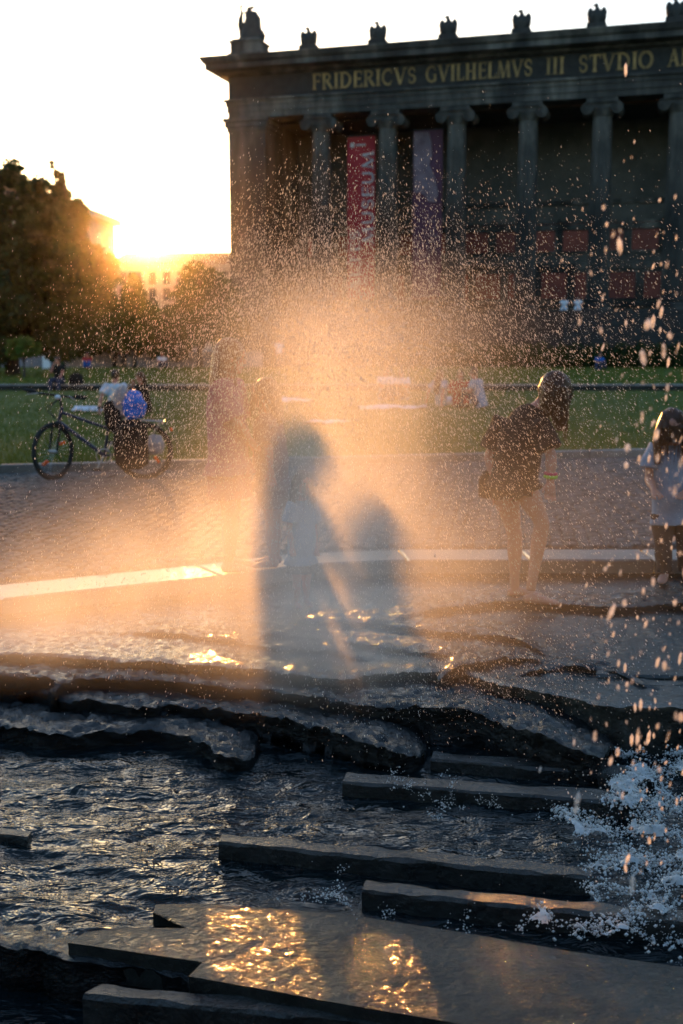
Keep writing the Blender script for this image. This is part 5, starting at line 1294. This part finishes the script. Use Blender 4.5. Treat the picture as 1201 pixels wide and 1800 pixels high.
sitter('person in a white shirt at the left of the group sitting in the glow', 676, 704, LZ, R(-60), 'white_cloth', 'denim', ('hair_brown', 'bob'), 'knee', 'bent', 0, 1.7, .015, 24)
sitter('person in a white top second in the group sitting in the glow', 708, 703, LZ, R(-120), 'white_cloth', 'brown_cloth', ('hair_dark', 'short'), 'knee', 'bent', 0, 1.6, .015, 25)
sitter('person in a pale grey top leaning back in the lawn group', 776, 714, LZ, R(40), 'lightblue_cloth', 'white_cloth', ('hair_brown', 'long'), 'back', 'flat', .08, 1.7, .014, 26)
sitter('person in red sitting in the lawn group behind the bending woman', 808, 716, LZ, R(-90), 'red_cloth', 'red_cloth', ('hair_dark', 'bob'), 'knee', 'bent', 0, 1.7, .014, 27, long=True)
sitter('man in a pale blue shirt sitting on the lawn left of the bending woman', 846, 718, LZ, R(150), 'lightblue_cloth', 'denim', ('hair_dark', 'short'), 'knee', 'bent', -.05, 1.8, .013, 28)
sitter('person in blue sitting on the far lawn before the hedge', 1052, 650, FZL, R(-70), 'blue_cloth', 'denim', ('hair_dark', 'short'), 'knee', 'bent', 0, 1.75, .022, 29)
sitter('person in a white shirt sitting at the far lawn edge near the orange tree', 284, 648, FZL, R(-60), 'white_cloth', 'denim', ('hair_dark', 'short'), 'knee', 'bent', 0, 1.7, .025, 30)
sitter('person in rust red and blue sitting at the far lawn edge', 155, 648, FZL, R(-90), 'red_cloth', 'blue_cloth', ('hair_dark', 'short'), 'knee', 'bent', 0, 1.7, .025, 31)
def stander(label, u, y, z, rz, top, legs, hair, H, seed):
    p = at_y(u, 600, y); k = H / 1.68; J = stand_joints(); J = {a: (b * k if a[:4] not in ('face', 'palm') else b) for a, b in J.items()}
    return person(label, J, H, [TS(top), TR(legs)], hair, .024, seed, root_loc=(p.x, y, z), rz=rz, bare_feet=False, face=False)
stander('person in dark clothes standing at the far lawn edge under the trees', 217, 65.0, .18, R(-100), 'black_cloth', 'black_cloth', ('hair_dark', 'short'), 1.72, 32)
stander('person in a white top standing behind the hedge at right', 1107, 69.0, .0, R(-60), 'white_cloth', 'white_cloth', ('hair_dark', 'short'), 1.75, 33)
stander('person in a white top standing far off behind the child', 491, 62.0, .18, R(-90), 'white_cloth', 'denim', ('hair_brown', 'short'), 1.6, 34)
for u, lab, sd_ in ((992, 'left one of two people in white sitting on top of the museum stairs', 35), (1016, 'right one of two people in white sitting on top of the museum stairs', 36)):
    s_, _ = fac(u, 540, -0.3); q = P0 + ev * s_ - nv * 0.2
    J = sit_joints(0, 'knee', 'hang'); person(lab, J, 1.7, [TS('white_cloth'), TR('white_cloth')], ('hair_dark', 'short'), .025, sd_, root_loc=(q.x, q.y, PZ - .01), rz=R(-106), bare_feet=False, face=False, group='people on the museum stairs')
# cloths and bags lying on the lawn
def blanket(label, u, v, z, w, d, rz, mat, seed):
    p = at_z(u, v, z); n = 18; xs = np.linspace(-w / 2, w / 2, n); ys = np.linspace(-d / 2, d / 2, n); X, Y = np.meshgrid(xs, ys)
    Z = .02 + .22 * np.clip(fbm(X * 3 + seed, Y * 3, 3, seed) - .42, 0, 1); X = X + .06 * (fbm(Y * 4, X * 3, 2, seed + 1) - .5); V = np.stack([X.ravel(), Y.ravel(), Z.ravel()], 1)
    F = grid_faces(n, n); V = np.concatenate([V, V - np.array([0, 0, .012])]); F = np.concatenate([F, F[:, ::-1] + n * n])
    o = link('picnic_blanket', np_mesh('picnic_blanket', V, F, mat, True), None, (p.x, p.y, z)); o.rotation_euler = (0, 0, rz)
    return tag(o, label, 'blanket', 'blankets on the lawn')
blanket('crumpled white cloth on the lawn above the shadow of the woman', 520, 706, LZ, 1.1, .8, .2, 'white_cloth', 1)
blanket('small white cloth on the lawn nearest the kerb in the glow', 574, 746, LZ, .8, .7, -.3, 'white_cloth', 2)
blanket('pale cloth on the lawn in front of the seated pair in white', 692, 719, LZ, 1.6, .6, .1, 'white_cloth', 3)
blanket('white cloth on the lawn behind the bicycle', 168, 722, LZ, 1.0, .8, .1, 'white_cloth', 4)

# ================================================================ BICYCLE
bp = at_z(176, 845, 0.0)
bike = thing('bicycle', 'dark mountain bicycle parked at the lawn kerb, front wheel turned', 'bicycle', (bp.x, bp.y, 0.01), R(4))
WR = .345; FX, RX = -.54, .53
def wheel(cx, turn, refl):
    w = empty('wheel', (cx, 0, WR)); w.parent = bike; w.rotation_euler = (0, 0, turn)
    q = MB(); q.torus((0, 0, 0), WR - .022, .024, 'y', 44, 10); q.build('tyre', 'rubber', w, True)
    q = MB(); q.torus((0, 0, 0), WR - .052, .011, 'y', 44, 8); q.build('rim', 'rubber', w, True)
    q = MB()
    for k in range(28):
        a = 2 * math.pi * k / 28; q.loft([(.02 * math.cos(a + .6), .025 * (-1) ** k, .02 * math.sin(a + .6)), ((WR - .055) * math.cos(a), 0, (WR - .055) * math.sin(a))], [.0016, .0016], (0, 1, 0), 4)
    q.build('spokes', 'steel', w)
    q = MB(); q.cap((0, -.05, 0), (0, .05, 0), .022, .022, 10); q.build('hub', 'steel', w, True)
    for a in refl:
        q = MB(); q.box(-.045, .045, -.016, .016, -.016, .016, .006); o = q.build('reflector', 'reflector', w); o.location = ((WR - .16) * math.cos(a), 0, (WR - .16) * math.sin(a)); o.rotation_euler = (0, -a + .3, 0)
    return w
fwh = wheel(FX, R(57), (.5, math.pi + .75)); rwh = wheel(RX, 0, (-.6, 2.5))
def tubes(name, mat, segs, parent=bike):
    q = MB()
    for a, b, r0, r1 in segs: q.cap(a, b, r0, r1, 10)
    return q.build(name, mat, parent, True)
HT, HB = (-.42, 0, .86), (-.46, 0, .70); BB = (.06, 0, .29); ST = (-.06 + .16, 0, .62); RA = (RX, 0, WR)
tubes('frame', 'paint_blue', [(HT, HB, .022, .022), ((-.43, 0, .81), ST, .019, .018), (HB, BB, .023, .023), (BB, (.13, 0, .70), .018, .016), (ST, (RX, .05, WR), .010, .009), (ST, (RX, -.05, WR), .010, .009), (BB, (RX, .05, WR), .011, .009), (BB, (RX, -.05, WR), .011, .009)])
ct, st_ = math.cos(R(57)), math.sin(R(57))
fd = Vector((-st_, ct, 0))
tubes('fork', 'rubber', [(HB, Vector((FX + .05, 0, .66)) + fd * .06, .02, .016), (HB, Vector((FX + .05, 0, .66)) - fd * .06, .02, .016), (Vector((FX + .05, 0, .66)) + fd * .06, Vector((FX, 0, WR)) + fd * .06, .016, .012), (Vector((FX + .05, 0, .66)) - fd * .06, Vector((FX, 0, WR)) - fd * .06, .016, .012)])
sc_ = Vector((-.44, 0, .98))
hbar = tubes('handlebar', 'rubber', [(HT, sc_, .016, .016), (sc_, sc_ + Vector((-.05, 0, .03)), .016, .016), (sc_ + Vector((-.05, 0, .03)), sc_ + Vector((-.05, 0, .05)) + Vector((-.72, -.35, 0)).normalized() * .33 + Vector((0, 0, .03)), .013, .013), (sc_ + Vector((-.05, 0, .03)), sc_ + Vector((-.05, 0, .03)) + Vector((.8, .3, 0)).normalized() * .34 - Vector((0, 0, .05)), .013, .013)])
for dv in (Vector((-.72, -.35, .12)).normalized(), Vector((.8, .3, -.12)).normalized()):
    a = sc_ + Vector((-.05, 0, .05)) + dv * .24; tubes('grip', 'rubber', [(a, a + dv * .12, .019, .018)], hbar)
    a = sc_ + Vector((-.05, 0, .04)) + dv * .16; tubes('brake_lever', 'steel', [(a, a + dv * .12 + Vector((-.04, -.05, -.03)), .007, .006)], hbar)
q = MB(); q.ell((-.46, -.03, .99), (.035, .03, .028)); q.build('headlamp', 'panel_white', bike, True)
q = MB()
for t in range(3): q.loft([(-.45, .02 - .02 * t, .97), (-.55 - .03 * t, -.06, .86), (-.5, -.05, .74), (-.44, 0, .72)], [.004, .004, .004, .004], (0, 1, 0), 5)
q.build('brake_cables', 'rubber', bike, True)
q = MB(); q.loft([(.0, 0, .86), (.1, 0, .865), (.2, 0, .87), (.26, 0, .88)], [(.018, .012), (.035, .02), (.075, .028), (.06, .02)], (0, 1, 0), 12); sad = q.build('saddle', 'rubber', bike, True)
tubes('seat_post', 'steel', [((.13, 0, .68), (.15, 0, .85), .013, .013)])
q = MB(); q.torus((BB[0], -.05, BB[2]), .085, .008, 'y', 24, 6); ch_ = q.build('chainring', 'steel', bike, True)
for sg in (-1, 1):
    tubes('crank', 'steel', [((.06, sg * .06, .29), (.06 + sg * .08, sg * .08, .29 + sg * .15), .01, .009)])
    q = MB(); x_ = .06 + sg * .08; z_ = .29 + sg * .15; y0_, y1_ = sorted((sg * .08, sg * .16)); q.box(x_ - .05, x_ + .05, y0_, y1_, z_ - .012, z_ + .012, .004); q.build('pedal', 'rubber', bike)
tubes('rear_rack', 'steel', [((.3, -.06, .72), (.78, -.06, .70), .006, .006), ((.3, .06, .72), (.78, .06, .70), .006, .006), ((.74, -.06, .70), (RX, -.06, WR), .005, .005), ((.74, .06, .70), (RX, .06, WR), .005, .005), ((.78, -.06, .70), (.78, .06, .70), .006, .006)])
q = MB(); pts = [(RX + .40 * math.cos(a), 0, WR + .40 * math.sin(a)) for a in np.linspace(-.1, 2.3, 14)]; q.loft(pts, [(.03, .005)] * 14, (0, 1, 0), 8); q.build('mudguard', 'rubber', bike, True)
q = MB(); q.ell((.86, 0, .60), (.02, .035, .025)); q.build('rear_lamp', 'reflector', bike, True)
tubes('kickstand', 'steel', [((.08, .05, .28), (-.02, .2, 0.0), .008, .008)])
def sack(name, label, cat, pts, rad, mat, lat=(1, 0, 0), wr=.02, vox=.02, seed=0):
    q = MB(); q.loft(pts, rad, lat, 16); base = Vector(pts[0]); r_ = bike.matrix_basis
    root = thing(name, label, cat, r_ @ base, R(4)); q.v = [tuple(Vector(v) - base) for v in q.v]
    fused(q, 'bag_body', mat, root, vox, 2, wr, seed, 12); return root
pn = sack('pannier', 'dark bulky pannier hanging beside the bicycle rear wheel', 'bag', [(.40, -.14, .14), (.40, -.14, .2), (.40, -.15, .45), (.40, -.13, .68), (.40, -.12, .72)], [(.1, .05), (.2, .08), (.22, .1), (.19, .09), (.1, .05)], 'black_cloth', seed=1)
q = MB(); q.box(-.17, .17, -.115, -.1, .50, .53); q.box(-.12, -.09, -.12, -.1, .3, .52); q.box(.09, .12, -.12, -.1, .3, .52); q.build('straps', 'rubber', pn)
sack('blue_bag', 'crumpled bright blue plastic bag on top of the bicycle saddle', 'bag', [(.42, -.04, .74), (.42, -.05, .79), (.43, -.06, .92), (.42, -.05, 1.0), (.38, -.04, 1.06)], [(.08, .08), (.14, .11), (.16, .12), (.11, .08), (.03, .03)], 'bag_blue', wr=.03, seed=2)
sack('clear_bag', 'cloudy plastic bag squeezed beside the blue bag', 'bag', [(.24, -.02, .74), (.24, -.02, .79), (.26, -.02, .95), (.29, -.02, 1.07), (.32, 0, 1.12)], [(.05, .06), (.08, .09), (.09, .1), (.07, .07), (.02, .02)], 'bag_clear', wr=.025, seed=3)
sack('grey_bundle', 'pale bundle strapped behind the bicycle pannier', 'bag', [(.66, -.12, .32), (.66, -.12, .35), (.66, -.13, .45), (.65, -.12, .53), (.64, -.12, .55)], [(.06, .04), (.12, .07), (.13, .08), (.1, .06), (.03, .02)], 'bag_clear', wr=.02, seed=4)
sack('dark_jacket', 'dark jacket bundled over the bicycle saddle', 'jacket', [(.14, -.02, .885), (.15, -.05, .9), (.18, -.1, .82), (.2, -.12, .66), (.2, -.12, .58)], [(.06, .05), (.1, .06), (.11, .04), (.1, .035), (.05, .02)], 'black_cloth', (0, 1, 0) if False else (1, 0, 0), .015, .02, 5)

# ================================================================ AIR
mb = MB(); mb.box(-330, 330, -40, 300, -2.0, 60.0)
hz_m = bpy.data.materials.new('evening_haze'); hz_m.use_nodes = True; nt = hz_m.node_tree; nt.nodes.clear()
out = nt.nodes.new('ShaderNodeOutputMaterial'); pv_ = nt.nodes.new('ShaderNodeVolumePrincipled')
pv_.inputs['Color'].default_value = (1, 0.97, 0.93, 1); pv_.inputs['Density'].default_value = 0.00005; pv_.inputs['Anisotropy'].default_value = 0.975
nt.links.new(pv_.outputs[0], out.inputs['Volume'])
tag(mb.build('haze', hz_m), kind='stuff')
